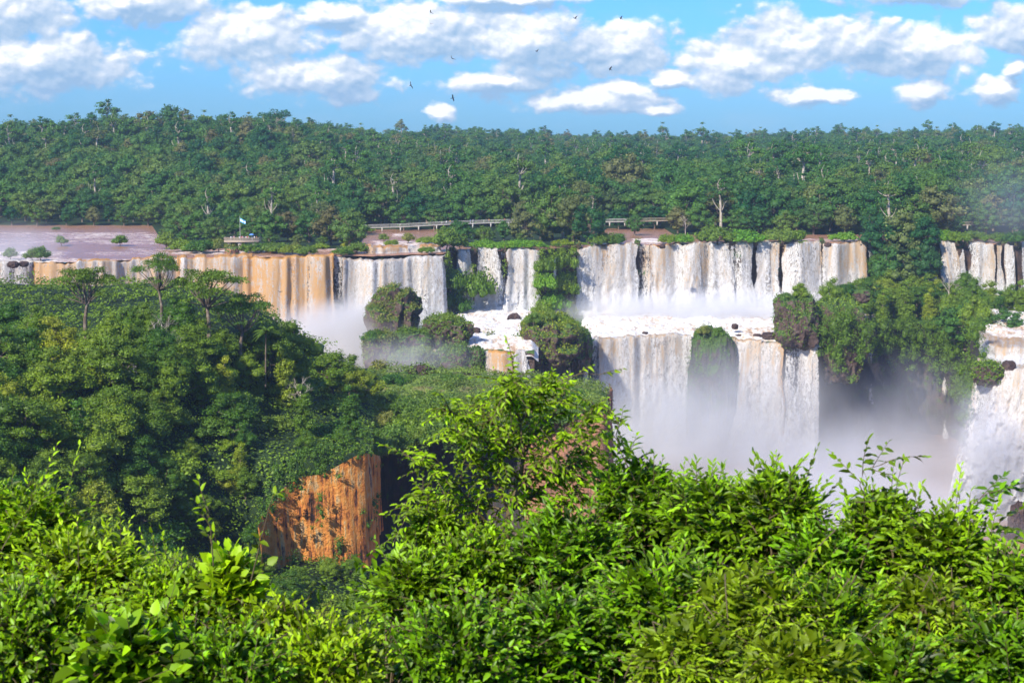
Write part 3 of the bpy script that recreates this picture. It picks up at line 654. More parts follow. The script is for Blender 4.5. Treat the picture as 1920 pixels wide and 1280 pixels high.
# left horseshoe
fall('thin grey white veils over dark rock at the far left end of the rim', [-30, 30, 60, 66], [.8, .75, .55, .7], [.2, .2, .1, .2], 0, -34, rim, 2., 1, .8, group=UG)
fall('broad pale pink and tan fall, tan striped at its left, behind the umbrella tree', [62, 70, 110, 200, 300, 345], [.9, 1.2, 1.3, 1.4, 1.4, 1.4], [1., 1.05, .95, .85, .85, .9], 0, -40, rim, 5., 2, 1.3, group=UG, back=5)
fall('churning rounded orange and cream chute between the tall treetops and the straight curtain', [335, 380, 410, 450, 470], [1.4, 1.5, 1.5, 1.5, 1.4], [.9, 1., 1., .95, 1.], .3, -40, rim, 9., 3, 2.6, group=UG, back=7)
fall('straight golden orange curtain, widest muddy fall left of the mist', [458, 480, 520, 570, 578, 590, 622, 627], [1.4, 1.3, 1.2, 1.2, .62, 1.1, 1., .7], [1.1, 1.15, 1.05, 1.1, .7, 1.1, 1.05, 1.0], 0, -40, lambda p: rimY(p) - 2.2, 3.2, 4, 1.0, group=UG, back=4)
fall('narrow grey veil beside the right edge of the golden curtain', [622, 628, 640, 645], [.4, .48, .42, .3], [0, 0, 0, 0], -.6, -38, rim, 1.6, 5, .8, group=UG)
fall('wide creamy white curtain behind the tall mossy pinnacle', [644, 652, 680, 720, 760, 792, 800, 808, 832], [.8, 1.1, 1.15, 1.1, 1., .95, .55, .95, .9], [.45, .5, .35, .35, .3, .18, .1, .2, .2], -1.2, -36, lambda p: rimY(p) - 3.5, 3.2, 6, 1.2, spread=.03, group=UG)
fall('low orange step of water just above the creamy curtain', [688, 700, 740, 764, 767, 784, 788, 808, 828], [1.2, 1.3, 1.3, 1.2, .6, .6, 1.2, 1.2, .9], [.9, .8, 1., .9, .1, .1, .9, 1., .7], 2., -1.4, lambda p: rimY(p) + 9, 1.2, 7, .3, group=UG, back=8)
fall('slim white fall left of the bright vines', [855, 860, 882, 886], [.8, .95, .75, .5], [.2, .15, .1, .1], 0, -26, rim, 2.4, 8, 1., group=UG, spread=.25)
fall('feathery white fall that spreads out like a fan under the bright rim vines', [893, 902, 908, 925, 940], [.5, .75, .62, .8, .45], [.12, .1, .08, .1, .1], .6, -26, rim, 2.6, 9, 1.2, group=UG, spread=.3)
fall('faint thin veil between the fan shaped fall and the white fall beside the green buttress', [936, 944, 952], [.42, .5, .42], [0, 0, 0], -1, -26, rim, 1.4, 10, .5, group=UG)
fall('white fall with a tan top beside the green buttress, above the small dark boulder', [951, 958, 975, 1000, 1010], [.9, .8, .7, 1.15, 1.], [.45, .2, .1, .3, .4], 0, -25, rim, 2.8, 11, 1.2, group=UG)
# middle of the rim, behind the green buttress
fall('hair thin trickle down the middle of the green buttress', [1038, 1041, 1044], [.7, .8, .6], [0, 0, 0], -3, -24, lambda p: rimY(p) - 4.5, .8, 12, .2, group=UG, du=.2, widen=False)
fall('thin trickle down the brown rock at the right of the green buttress', [1073, 1077, 1080], [.7, .8, .6], [.1, .1, .1], -2, -17, lambda p: rimY(p) - 2.5, .8, 13, .2, group=UG, du=.2, widen=False)
fall('single white column, leftmost of the great right hand curtain', [1085, 1090, 1108, 1112], [1., 1.15, 1.05, .8], [.25, .25, .2, .2], 0, -26, rim, 3., 14, 1., group=UG, spread=.1)
fall('tan and cream curtain between the single white column and the dark gap', [1113, 1120, 1140, 1150, 1165, 1190, 1196], [1., 1.2, 1.15, .95, 1.2, 1.05, .6], [.45, .5, .75, .6, .5, .35, .2], 0, -26, rim, 3., 15, 1.3, group=UG)
fall('broken lacy water over the dark gap in the middle of the great right hand curtain', [1192, 1200, 1208, 1222], [.45, .5, .5, .7], [.3, .35, .35, .5], 0, -26, rim, 2.2, 16, .8, group=UG)
fall('golden tan curtain just right of the dark gap', [1218, 1224, 1240, 1265, 1285, 1305, 1310], [.9, 1.15, 1.2, 1.25, 1.1, 1.05, .9], [.55, .7, .8, .6, .3, .25, .3], 0, -26, rim, 3.4, 17, 1.5, group=UG)
fall('cream curtain with brown stripes, under the round rim shrub', [1306, 1315, 1325, 1340, 1362, 1371], [1.0, .8, .72, 1.05, 1., .8], [.4, .5, .5, .35, .2, .1], .5, -26, rim, 3.4, 18, 1.3, group=UG, spread=.06)
fall('thin veils on dark rock with a white foot, left of the paired columns', [1372, 1378, 1384, 1396, 1410], [.65, .5, .62, .85, .65], [.05, .0, .05, .15, .05], .5, -25, rim, 2.2, 19, 1., group=UG, spread=.12)
fall('pair of cream columns left of the widest dark slot', [1420, 1426, 1440, 1446, 1451, 1462], [.9, 1.1, 1.1, .7, .95, .7], [.2, .4, .3, .3, .45, .3], 0, -26, rim, 2.8, 20, 1.1, group=UG, spread=.08)
fall('cream curtain right of the widest dark slot', [1470, 1476, 1490, 1498, 1509, 1514, 1535, 1540], [.9, 1.15, .85, .68, .7, 1.1, 1.1, .85], [.35, .5, .15, .05, .1, .35, .4, .3], 0, -26, rim, 2.8, 21, 1.1, group=UG, spread=.05)
fall('tan and cream curtain behind the tree crowned rock, ending in a rusty orange edge', [1538, 1546, 1555, 1575, 1592, 1600, 1622, 1626], [.6, .6, 1., 1.15, 1.05, 1.1, 1., .8], [.1, .15, .4, .35, .8, .55, 1., 1.], .3, -25, rim, 2.8, 22, 1.1, group=UG, spread=.03)
fall('faint veil in the shade just right of the rusty orange edge', [1624, 1632, 1642], [.38, .46, .38], [0, 0, 0], -1, -26, rim, 1.6, 23, .6, group=UG, spread=.5)
fall('slim white strand curving down left of the far right falls', [1741, 1746, 1752], [.75, .9, .6], [0, 0, 0], -2, -22, rim, 2, 24, .6, group=UG, du=.25, kx=6)
fall('cream fall with an orange top among the far right falls', [1757, 1762, 1770, 1776, 1790], [.6, .6, 1.1, 1.15, .9], [0, .1, .7, .6, .4], .4, -24, rim, 2.6, 25, 1., group=UG, spread=.25, kx=14)
fall('thin grey strand between the cream fall and the wide white fall at the far right', [1801, 1805, 1810], [.6, .7, .5], [0, 0, 0], -1, -24, rim, 1.4, 26, .4, group=UG, du=.25)
fall('wide white fall with a brownish top, biggest of the far right falls', [1817, 1824, 1833, 1850, 1863], [.6, .62, 1.1, 1.15, .9], [0, .1, .45, .45, .3], .3, -26, rim, 2.6, 27, 1., group=UG, spread=.06)
fall('narrow tan strand joining the white one at the far right', [1868, 1871, 1877], [.8, 1., .7], [.4, .5, .4], -.2, -26, rim, 2., 28, .6, group=UG, du=.25, kx=8)
fall('narrow white fall right of the tan strand', [1887, 1890, 1899], [.85, 1., .8], [.15, .1, .1], -.2, -26, rim, 2.2, 29, .7, group=UG, du=.3, spread=.4)
fall('white fall cut off by the right edge of the picture', [1914, 1920, 1960, 2100], [.6, .9, 1., 1.], [.1, .1, .2, .3], -.2, -26, rim, 2.2, 30, 1., group=UG)
# lower step
lip = lambda p: lipY(p) + 0 * np.asarray(p)
fall('thin winding trickle down the cliff right of the green island', [1061, 1066, 1071], [.85, .95, .8], [.2, .25, .2], -24.5, -60, lambda p: lip(p) - 2.5, .8, 31, .3, group=LG, du=.2, kx=14, widen=False)
fall('slim split white strands between the trickle and the huge lower curtain', [1095, 1100, 1106, 1112, 1127, 1130], [.4, .85, .3, .7, .75, .5], [.1, .1, .1, .1, .2, .2], -24.5, -64, lambda p: lip(p) - 1.5, 1.6, 32, .7, group=LG, spread=.12)
fall('huge cream and tan lower curtain left of the dark mossy bulge', [1126, 1135, 1160, 1200, 1240, 1262, 1290, 1302], [1.1, 1.3, 1.3, 1.3, 1.2, .95, .85, .5], [.4, .55, .4, .45, .4, .2, .15, .1], -25.0, -66, lambda p: lip(p) - 1.3, 4.2, 33, 1.8, group=LG)
fall('cream and tan lower curtain right of the dark mossy bulge', [1366, 1374, 1392, 1420, 1430], [.8, 1.1, 1.2, 1.15, .7], [.4, .6, .5, .45, .4], -25.3, -66, lambda p: lip(p) - 1.3, 3.6, 34, 1.8, group=LG, kx=-8)
fall('cream lower fall between the tan lower curtain and the lacy one at the corner', [1420, 1428, 1450, 1467, 1469], [.7, 1.15, 1.15, 1., .6], [.4, .5, .45, .6, .6], -26.4, -66, lambda p: lip(p) - 1.5, 3.4, 35, 1.8, group=LG)
fall('lacy white lower fall at the corner of the step, over dark rock', [1468, 1476, 1490, 1505, 1515, 1530, 1537], [.6, .75, .6, .75, .8, .75, .6], [0, .1, .1, .1, .1, .15, .1], -24.8, -66, lip, 3., 36, 1.5, group=LG, kx=-6)
fall('faint ribbon down the shaded alcove, longest of the three there', [1628, 1632, 1638], [.5, .6, .45], [0, 0, 0], -36, -66, lambda p: lip(p) - 4, .8, 37, .4, group='thin ribbons in the shaded alcove', du=.3, widen=False, spread=1.2)
fall('faintest hair thin ribbon in the middle of the shaded alcove', [1706, 1708, 1711], [.45, .55, .4], [0, 0, 0], -40, -66, lambda p: lip(p) - 4, .8, 38, .3, group='thin ribbons in the shaded alcove', du=.3, widen=False, spread=1.)
fall('short faint ribbon with a bright bent top at the right of the shaded alcove', [1767, 1771, 1776], [.5, .65, .45], [0, 0, 0], -41, -66, lambda p: lip(p) - 4, .8, 39, .3, group='thin ribbons in the shaded alcove', du=.3, widen=False, spread=1.)
# far right cataract: stepped chutes and the great plunge
fall('brown stepped chute at the right edge above the great plunge', [1838, 1850, 1880, 1960, 2100], [1., 1.3, 1.4, 1.4, 1.4], [.35, .5, .6, .5, .5], -21.5, -26., lambda p: lip(p) + 14, 3., 40, .6, group=LG, back=22)
fall('great white plunge with brown streaks at the right edge of the picture', [1836, 1845, 1862, 1880, 1900, 1950, 2100], [1.3, 1.4, 1.4, 1.4, 1.4, 1.4, 1.4], [.5, .25, .1, .5, .25, .4, .4], -26.2, -68, lambda p: lip(np.maximum(p, 1848)), 13., 41, 7.5, group=LG, back=8, taper=1.0, kx=-46, du=.4, dv=.4, spread=.15, edge=4.5, turb=1.)
# middle terrace
m5 = lambda p: 503.5 + 0 * np.asarray(p)
fall('smooth golden orange sheet behind the top of the young tree', [904, 910, 918, 940, 962, 972, 990], [.6, .75, 1.2, 1.5, 1.35, 1.1, .9], [.05, .1, .9, 1.1, .9, .25, .1], -23.2, -36, lambda p: 503.5 - 2.6 * np.exp(-((np.asarray(p) - 945) / 26) ** 2) + .5 * vn(np.asarray(p) * .15, 0, 0, 2), 1.8, 42, .3, group=LG, back=2)
fall('white lace just left of the smooth golden sheet', [884, 890, 897, 905], [.45, .65, .5, .6], [0, 0, 0, .1], -23.4, -36, m5, 1.2, 43, .4, group=LG, du=.25)
fall('white chute widening to its foot beside the brown boulder', [866, 871, 880], [.8, 1.2, .7], [.1, .1, .1], -24, -35, m5, 1.6, 44, .5, group=LG, du=.25, taper=2.4)
fall('short bent white chute beside the round mossy boulder on the terrace', [812, 818, 832], [1.1, 1.2, 1.1], [.1, .1, .1], -23.3, -35, m5, 1.4, 45, .4, group=LG, du=.25, taper=.45)
fall('pale short veil left of the mossy step on the terrace', [835, 841, 846], [.4, .5, .4], [0, 0, 0], -26, -35, m5, .8, 46, .3, group=LG, du=.25)

# ---------------------------------------------------------------- churned water at the feet of the falls
def churn(label, x0, x1, Ya, Yb, za, zb, amp, seed, foam=.75, n=60, du=.7, fr=.22, edge=3.):
    """sheet of broken water from distance Ya(px) (back, height za) to Yb(px) (front, height zb)"""
    px = np.arange(x0, x1, du * 5.6); s = np.linspace(0, 1, n)[:, None]
    Y = Ya(px)[None] * (1 - s) + Yb(px)[None] * s
    e = np.minimum(px - x0, x1 - px)[None] / 5.6
    z0 = za + (zb - za) * s ** .8
    X = XP(px[None] + 0 * Y, Y, z0)
    st = np.floor(s * 5 + .8 * vn(X * .08, 0, 0, seed)) / 5
    nz = fbm(X * fr, Y * fr * 1.3, 0, seed, 5, .6)
    rd = 1 - 2 * np.abs(vn(X * fr * 2.6, Y * fr * 2.6, 0, seed + 7)); z = z0 + amp * (nz * .9 + .1 * rd + .3) * sst(0, edge, e) * (1 - .5 * sst(.8, 1, s)) - (zb - za) * .7 * (s - st) - 1.8 * sst(.84, 1, s) ** 2 - 1.5 * (1 - sst(0, edge, e)) - .5 * sst(.93, 1, s) 
    X = XP(px[None] + 0 * Y, Y, z)
    fo = foam + .25 * fbm(X * .06, Y * .06, 0, seed + 3, 3)
    return struct(obj('water', mesh('rapids', np.stack([X, Y, z], -1).reshape(-1, 3), gridf(*X.shape), M['foam'], {'foam': fo})))
churn('', 1086, 1650, lambda p: rimY(p) - 1.5, lambda p: np.where(p < 1545, lipY(p) - 1.2, lipY(p) + 20), -24.0, -24.9, 1.7, 3, .68, 130, .55, .2)
churn('', 845, 1012, lambda p: rimY(p) - 1.5, lambda p: 502.5 + 0 * p, -21.5, -22.8, 1.3, 5, .64, 120, .6, .22)
churn('', 1836, 2200, lambda p: rimY(p) * 0 + 585, lambda p: lipY(p) + 3, -20.5, -25.8, 1.6, 7, .55, 80)
churn('', 380, 850, lambda p: rimY(p) - 2, lambda p: 462 + 0 * p, -33, -40.0, 1.2, 9, .55, 100, 1.)
# ================================================================ vegetation prototypes (meshes only; objects are copies that share them)
PR = {}
def proto(key, kind, seed, h, leaf, n, cm, tm='bark'):
    if kind == 'palm': c, t = palm_proto(seed, h, M[cm], M[tm])
    elif kind == 'bare': c, t = None, bare_proto(seed, h, M[tm])
    else: c, t = tree_proto(kind, seed, h, leaf, n, M[cm], M[tm])
    PR.setdefault(key, []).append((c, t, h))
for s_ in range(3):
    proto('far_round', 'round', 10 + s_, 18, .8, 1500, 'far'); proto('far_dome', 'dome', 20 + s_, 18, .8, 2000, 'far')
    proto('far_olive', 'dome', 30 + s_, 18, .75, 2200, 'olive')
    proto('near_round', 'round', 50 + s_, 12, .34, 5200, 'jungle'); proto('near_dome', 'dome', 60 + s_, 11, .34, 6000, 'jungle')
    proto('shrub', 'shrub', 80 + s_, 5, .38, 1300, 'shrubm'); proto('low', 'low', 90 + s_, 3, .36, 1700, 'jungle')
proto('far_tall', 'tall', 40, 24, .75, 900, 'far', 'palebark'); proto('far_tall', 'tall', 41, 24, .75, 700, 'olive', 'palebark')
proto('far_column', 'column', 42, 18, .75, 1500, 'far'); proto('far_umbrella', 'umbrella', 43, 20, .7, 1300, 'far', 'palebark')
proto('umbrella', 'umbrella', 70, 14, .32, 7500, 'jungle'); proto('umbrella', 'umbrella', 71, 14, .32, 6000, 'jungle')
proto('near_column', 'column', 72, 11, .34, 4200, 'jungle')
proto('bright', 'low', 95, 3, .36, 1700, 'bright'); proto('bright', 'low', 96, 3, .36, 1700, 'bright')
proto('olivelow', 'low', 97, 3, .36, 1700, 'shrubm')
proto('palm', 'palm', 73, 11, 0, 0, 'shrubm'); proto('bare', 'bare', 74, 12, 0, 0, 'bark', 'palebark')
COUNT = {}
def plant(key, loc, h, label, cat, group=None, name=None, wide=1., var=None, rz=None):
    v = PR[key][(COUNT.get(key, 0) if var is None else var) % len(PR[key])]; COUNT[key] = COUNT.get(key, 0) + 1
    c, t, h0 = v; s = h / h0
    nm = name or {'palm': 'palm_tree', 'bare': 'bare_tree'}.get(key, 'shrub' if key in ('shrub', 'low', 'bright', 'olivelow') else 'umbrella_tree' if 'umbrella' in key else 'tree')
    e = empty(nm, tuple(loc), rz if rz is not None else random.uniform(0, 6.28), (s * wide, s * wide, s))
    tag(e, label, cat, group)
    if c is None: obj('branches', t, e)
    else:
        obj('crown' if nm != 'shrub' else 'foliage', c, e); obj('trunk' if nm != 'shrub' else 'stem', t, e)
    return e
LOOK = {'shrub': 'rounded shrub', 'low': 'low shrub', 'far_round': 'dark green round crowned tree', 'far_dome': 'broad spreading green tree', 'far_olive': 'olive green spreading tree', 'far_tall': 'tall slim tree with pale trunk',
        'far_column': 'vine covered column shaped tree', 'near_round': 'round crowned deep green tree', 'near_dome': 'broad leafy tree', 'near_column': 'tree draped in vines', 'umbrella': 'flat topped open umbrella shaped tree', 'far_umbrella': 'flat topped tree on a thin pale trunk'}
def T(key, px, top, base, D, label, cat='tree', wide=1., group=None, name=None, **k):
    p = W(px, base, D); return plant(key, p, (base - top) * D / F, label, cat, group, name, wide, **k)

# ---------------------------------------------------------------- far shore, front rows as trees of their own
rng = np.random.RandomState(5)
def sector(px):
    for lim, s in [(150, 'above the open river, left end'), (300, 'above the open river, beside the spit'), (450, 'around the viewing deck'), (660, 'between flag and walkway'),
                   (850, 'behind the left half of the walkway'), (1000, 'below the right end of the walkway'), (1240, 'above the green buttress and brown pool'), (1430, 'above the middle of the great curtain'),
                   (1640, 'above the right end of the great curtain'), (1780, 'above the wooded gap between falls')]:
        if px < lim: return s
    return 'above the far right falls'
front = []
for r, (dy, sp) in enumerate([(4, 52), (20, 52), (42, 56), (66, 62)]):
    for px_ in np.arange(-30 + r * 20, 1960, sp):
        p_ = px_ + rng.uniform(-12, 12); Y_ = float(bankY(p_)) + dy + rng.uniform(-5, 5)
        k = rng.choice(['far_olive', 'far_dome', 'far_round', 'far_tall', 'far_column'], p=[.34, .28, .26, .05, .07])
        wet = 296 < p_ < 690 or 832 < p_ < 1125
        hh = rng.uniform(15, 21) * (.55 if r == 0 else .9 if r == 1 else 1.05) * (1.25 if k == 'far_tall' else 1)
        if p_ < 296: hh *= .85
        if wet: hh = [rng.uniform(1.8, 3.2), rng.uniform(4, 6), rng.uniform(6, 8.5), rng.uniform(8, 10.5)][r]; k = k if r > 1 and k != 'far_tall' else 'far_olive' if r else rng.choice(['shrub', 'low'])
        if p_ > 1250: hh *= 1.12
        if 868 < p_ < 985: hh = min(hh, max(1.2, (H - 176 * Y_ / F) * .92))
        X_ = float(XP(p_, Y_, 2)); size = 'low' if hh < 12 else 'tall' if hh > 19 else 'middling'
        row = ['at the water', 'second row', 'third row', 'fourth row'][r]
        lab = f'{LOOK[k]} {row}, {sector(p_)}'
        plant(k, (X_, Y_, float(hillz(X_, Y_)) - .3), hh, lab, 'shrub' if k in ('shrub', 'low') else 'tree', f'trees {sector(p_)}', wide=1.15)
# ---------------------------------------------------------------- the wooded hills behind: nobody could count them
def forest():
    pts = []; kind = []; sc = []
    for (y0, y1, sp) in [(690, 1320, 9.4), (1320, 2500, 13.)]:
        for y_ in np.arange(y0, y1, sp):
            x_ = np.arange(-y_ * .36 - 70, y_ * .36 + 70, sp); x_ = x_ + rng.uniform(-.42, .42, len(x_)) * sp; yy_ = y_ + rng.uniform(-.42, .42, len(x_)) * sp
            pts.append(np.stack([x_, yy_, hillz(x_, yy_) - .5], -1))
    P = np.concatenate(pts); bx = 960 + F * P[:, 0] / (P[:, 1] * CP + H * SP); P = P[(P[:, 1] > bankY(bx) + 78) & ~((bx > 850) & (bx < 1000) & (P[:, 1] < 736))]; bx = 960 + F * P[:, 0] / (P[:, 1] * CP + H * SP); n = len(P)
    u = rng.rand(n); near = (P[:, 1] < 1000)
    kind = np.where(u < .42, rng.randint(0, 3, n), np.where(u < .72, rng.randint(3, 6, n), np.where(u < (.80), rng.randint(6, 9, n), np.where(u < .88, 9, np.where(u < .91, 10, 11)))))
    kind = np.where(near & (rng.rand(n) < .42), rng.randint(6, 9, n), kind)
    px_ = 960 + F * P[:, 0] / P[:, 1]
    s = (.5 + .72 * rng.rand(n) ** 1.3) * np.where(P[:, 1] > 1320, 1.1, 1.0); s = np.where(near, s * 1.1, s)
    s = s * (1 + .25 * (rng.rand(n) < .05)) * np.where((P[:, 1] < 745) & (((bx > 290) & (bx < 690)) | ((bx > 832) & (bx < 1125))), .62, 1)
    me = mesh('woods', P, [np.zeros((0, 3), int)], None, None) if False else bpy.data.meshes.new('woods')
    me.vertices.add(n); me.vertices.foreach_set('co', P.astype(np.float32).ravel())
    a = me.attributes.new('kind', 'INT', 'POINT'); a.data.foreach_set('value', kind.astype(np.int32))
    a = me.attributes.new('size', 'FLOAT', 'POINT'); a.data.foreach_set('value', s.astype(np.float32))
    a = me.attributes.new('turn', 'FLOAT', 'POINT'); a.data.foreach_set('value', (rng.rand(n) * 6.283).astype(np.float32))
    o = struct(obj('woods', me), 'stuff'); o['label'] = 'jungle covering the hills up to the skyline'
    ng = bpy.data.node_groups.new('woods', 'GeometryNodeTree')
    ng.interface.new_socket('Geometry', in_out='INPUT', socket_type='NodeSocketGeometry'); ng.interface.new_socket('Geometry', in_out='OUTPUT', socket_type='NodeSocketGeometry')
    N = ng.nodes; L = ng.links; gi = N.new('NodeGroupInput'); go = N.new('NodeGroupOutput'); iop = N.new('GeometryNodeInstanceOnPoints')
    jn = N.new('GeometryNodeJoinGeometry')
    srcs = PR['far_round'] + PR['far_dome'] + PR['far_olive'] + [PR['far_tall'][0]] + [PR['far_tall'][1]] + [PR['far_column'][0]]
    for k, (c, t, h) in reversed(list(enumerate(srcs))):
        # Join lists its links last-first, so they are made in reverse order
        oc = bpy.data.objects.new('source_crown', c); ot = bpy.data.objects.new('source_trunk', t)
        jj = N.new('GeometryNodeJoinGeometry')
        for q in (oc, ot):
            oi = N.new('GeometryNodeObjectInfo'); oi.inputs['Object'].default_value = q; oi.inputs['As Instance'].default_value = False; L.new(oi.outputs['Geometry'], jj.inputs[0])
        g = N.new('GeometryNodeGeometryToInstance'); L.new(jj.outputs[0], g.inputs[0]); L.new(g.outputs[0], jn.inputs[0])
    L.new(gi.outputs[0], iop.inputs['Points']); L.new(jn.outputs[0], iop.inputs['Instance']); iop.inputs['Pick Instance'].default_value = True
    def att(nm, ty):
        nd = N.new('GeometryNodeInputNamedAttribute'); nd.data_type = ty; nd.inputs[0].default_value = nm; return nd.outputs['Attribute']
    L.new(att('kind', 'INT'), iop.inputs['Instance Index']); L.new(att('size', 'FLOAT'), iop.inputs['Scale'])
    cx_ = N.new('ShaderNodeCombineXYZ'); L.new(att('turn', 'FLOAT'), cx_.inputs[2]); L.new(cx_.outputs[0], iop.inputs['Rotation'])
    L.new(iop.outputs[0], go.inputs[0])
    md = o.modifiers.new('woods', 'NODES'); md.node_group = ng
    print('woods', n)
forest()
# trees that stand out against the sky or by their pale trunks
def hillT(key, px_, Y_, h, lab, **k):
    X_ = float(XP(px_, Y_, 36)); plant(key, (X_, Y_, float(hillz(X_, Y_)) - .5), h, lab, 'tree', **k)
hillT('far_dome', 322, 1150, 30, 'tallest round crown on the skyline, left of the picture, standing clear above the ridge', wide=.7)
hillT('far_umbrella', 519, 1150, 29, 'open crowned tree on a thin pale trunk, on the skyline right of the tallest crown', wide=.8)
hillT('far_umbrella', 610, 1150, 21, 'small flat topped tree on the skyline where the ridge steps down', wide=.8)
hillT('far_umbrella', 232, 1140, 24, 'flat topped skyline tree a little left of the tallest crown', wide=.8)
hillT('far_tall', 275, 1050, 27, 'slim tree with a white trunk and a small pale crown, halfway up the left hill')
hillT('far_tall', 62, 1000, 20, 'slim tree with a white trunk at the far left of the hill')
hillT('far_tall', 210, 960, 19, 'palm like slim tree with pale trunk low on the left hill')
hillT('far_umbrella', 1016, 2150, 26, 'small tree poking up from the flat skyline near the middle', wide=.9)
hillT('far_dome', 1700, 2150, 26, 'small crown poking up from the flat skyline at the right', wide=.7)
hillT('far_dome', 1908, 2100, 30, 'last crown on the skyline at the right edge', wide=.6)

# ---------------------------------------------------------------- the wooded spit and islets of the upper river
def islet(pts, prefix, group):
    for (k, x_, top, base, lab) in pts:
        p = G(x_, base, .3); y_ = max(p[1], float(rimY(np.array([x_]))[0]) + (2.5 if k in ('shrub', 'low', 'bright', 'olivelow') else 6)); h_ = (base - top) * p[1] / F; h_ = h_ - (y_ - p[1]) * .072 if y_ > p[1] else h_; p = np.array([XP(x_, y_, .3), y_, .2]); plant(k, p, max(h_, .8), lab, 'shrub' if k in ('shrub', 'low', 'bright', 'olivelow') else 'tree', group, wide=1.0)
islet([('far_olive', 335, 398, 452, 'olive spreading tree at the left tip of the wooded spit'), ('far_dome', 372, 392, 456, 'broad green tree second from the left tip of the wooded spit'),
       ('far_olive', 402, 402, 462, 'olive tree on the spit just left of the viewing deck'), ('far_dome', 505, 392, 456, 'broad tree on the spit just right of the viewing deck'),
       ('far_olive', 540, 392, 454, 'olive tree right of the viewing deck, second along'), ('far_dome', 580, 388, 456, 'broad tree on the spit halfway between deck and walkway'),
       ('far_olive', 620, 385, 462, 'olive tree on the spit above the end of the golden curtain'), ('far_dome', 655, 395, 466, 'leafy tree at the left end of the walkway'),
       ('far_tall', 510, 340, 430, 'tall pale trunked tree behind the viewing deck'), ('far_dome', 440, 398, 440, 'leafy crown right behind the people on the deck'), ('far_olive', 470, 400, 440, 'olive crown behind the blue umbrella')], '', 'trees of the wooded spit')
islet([('shrub', 312, 432, 466, 'grey green shrub at the foot of the spit, left end'), ('low', 345, 446, 470, 'low shrub on the shore under the left tip of the spit'), ('low', 378, 446, 473, 'low shrub on the shore left of the red boulder'),
       ('shrub', 410, 444, 472, 'shrub on the shore straight below the left end of the deck'), ('low', 462, 456, 474, 'low shrub on the shore below the deck'), ('low', 490, 452, 472, 'green shrub on the shore right below the deck end'),
       ('olivelow', 520, 452, 474, 'yellowish shrub beside the second rim boulder'), ('low', 548, 456, 476, 'low rim shrub above the golden curtain, left one'), ('olivelow', 575, 458, 478, 'low rim shrub above the golden curtain, right one'),
       ('low', 640, 462, 480, 'dark shrub in the notch between golden and creamy curtains'), ('olivelow', 668, 452, 474, 'brownish shrub at the left end of the orange step'), ('low', 655, 468, 486, 'little bright shrub hanging over the notch'),
       ('shrub', 720, 436, 452, 'small shrub in the rapids under the walkway, left'), ('shrub', 765, 434, 455, 'wider shrub in the rapids under the walkway'), ('low', 733, 448, 460, 'low round shrub in the foam under the walkway'), ('low', 797, 442, 456, 'tiny shrub standing in the rapids, right of the wider one'),
       ('low', 800, 460, 476, 'round shrub sitting on the orange step')], '', 'shrubs along the rim, left half')
islet([('shrub', 60, 464, 490, 'misty dark shrub on the rim at the far left'), ('shrub', 76, 458, 492, 'taller misty shrub right of it on the far left rim'), ('shrub', 20, 462, 486, 'faint shrub in spray at the left edge'),
       ('shrub', 115, 440, 460, 'wide shrub among the rapids, left of the pair there'), ('shrub', 225, 438, 460, 'round shrub among the rapids, right of the pair there'), ('low', 105, 424, 431, 'tiny grassy tuft in the open brown river')], '', 'shrubs standing in the open river')
islet([('shrub', 838, 420, 470, 'dark shrub at the right end of the rapids pool'), ('far_dome', 868, 412, 462, 'rounded tree in front of the walkway'), ('shrub', 862, 440, 476, 'bright shrub over the dark rock gap'), ('far_olive', 905, 420, 460, 'olive tree right of the rounded tree by the walkway'),
       ('far_round', 945, 412, 452, 'dark round tree below the right end of the walkway'), ('far_dome', 985, 395, 455, 'dark tree where the long walkway ends'), ('far_olive', 1035, 350, 452, 'tall yellowish tree right of the end of the long walkway'),
       ('far_olive', 1075, 358, 455, 'grey olive tree above the green buttress'), ('far_dome', 1105, 380, 458, 'broad tree left of the middle stretch of walkway'), ('far_tall', 1055, 345, 450, 'pale trunked tree among the yellowish ones above the green buttress'),
       ('far_dome', 1190, 400, 440, 'dark tree splitting the middle stretch of walkway'), ('bare', 1285, 402, 442, 'bare white pole like trunk above the round rim shrub')], '', 'trees on the islands in the middle of the upper river')
bl_ = [('bright', 905, 445, 474), ('bright', 928, 450, 478), ('bright', 950, 447, 480), ('bright', 972, 444, 478), ('bright', 996, 446, 474), ('bright', 1022, 455, 486), ('low', 1045, 452, 484), ('low', 1070, 456, 480), ('olivelow', 1150, 440, 463), ('olivelow', 1128, 432, 462), ('shrub', 1158, 434, 460), ('low', 1095, 452, 466)]
lb_ = ['first from the left', 'above the fan shaped fall', 'above the thin veil', 'above the faint veil', 'above the white fall by the buttress', 'crowning the left corner of the green buttress', 'on top of the green buttress', 'on the right corner of the green buttress', 'low olive one left of the brown pool', 'olive one above the single white column', 'at the left bank of the brown pool', 'tiny one above the single white column']
islet([(k, x_, a_, b_, ('bright green rim shrub ' if k == 'bright' else 'rim shrub ') + l_) for (k, x_, a_, b_), l_ in zip(bl_, lb_)], '', 'rim shrubs in the middle')
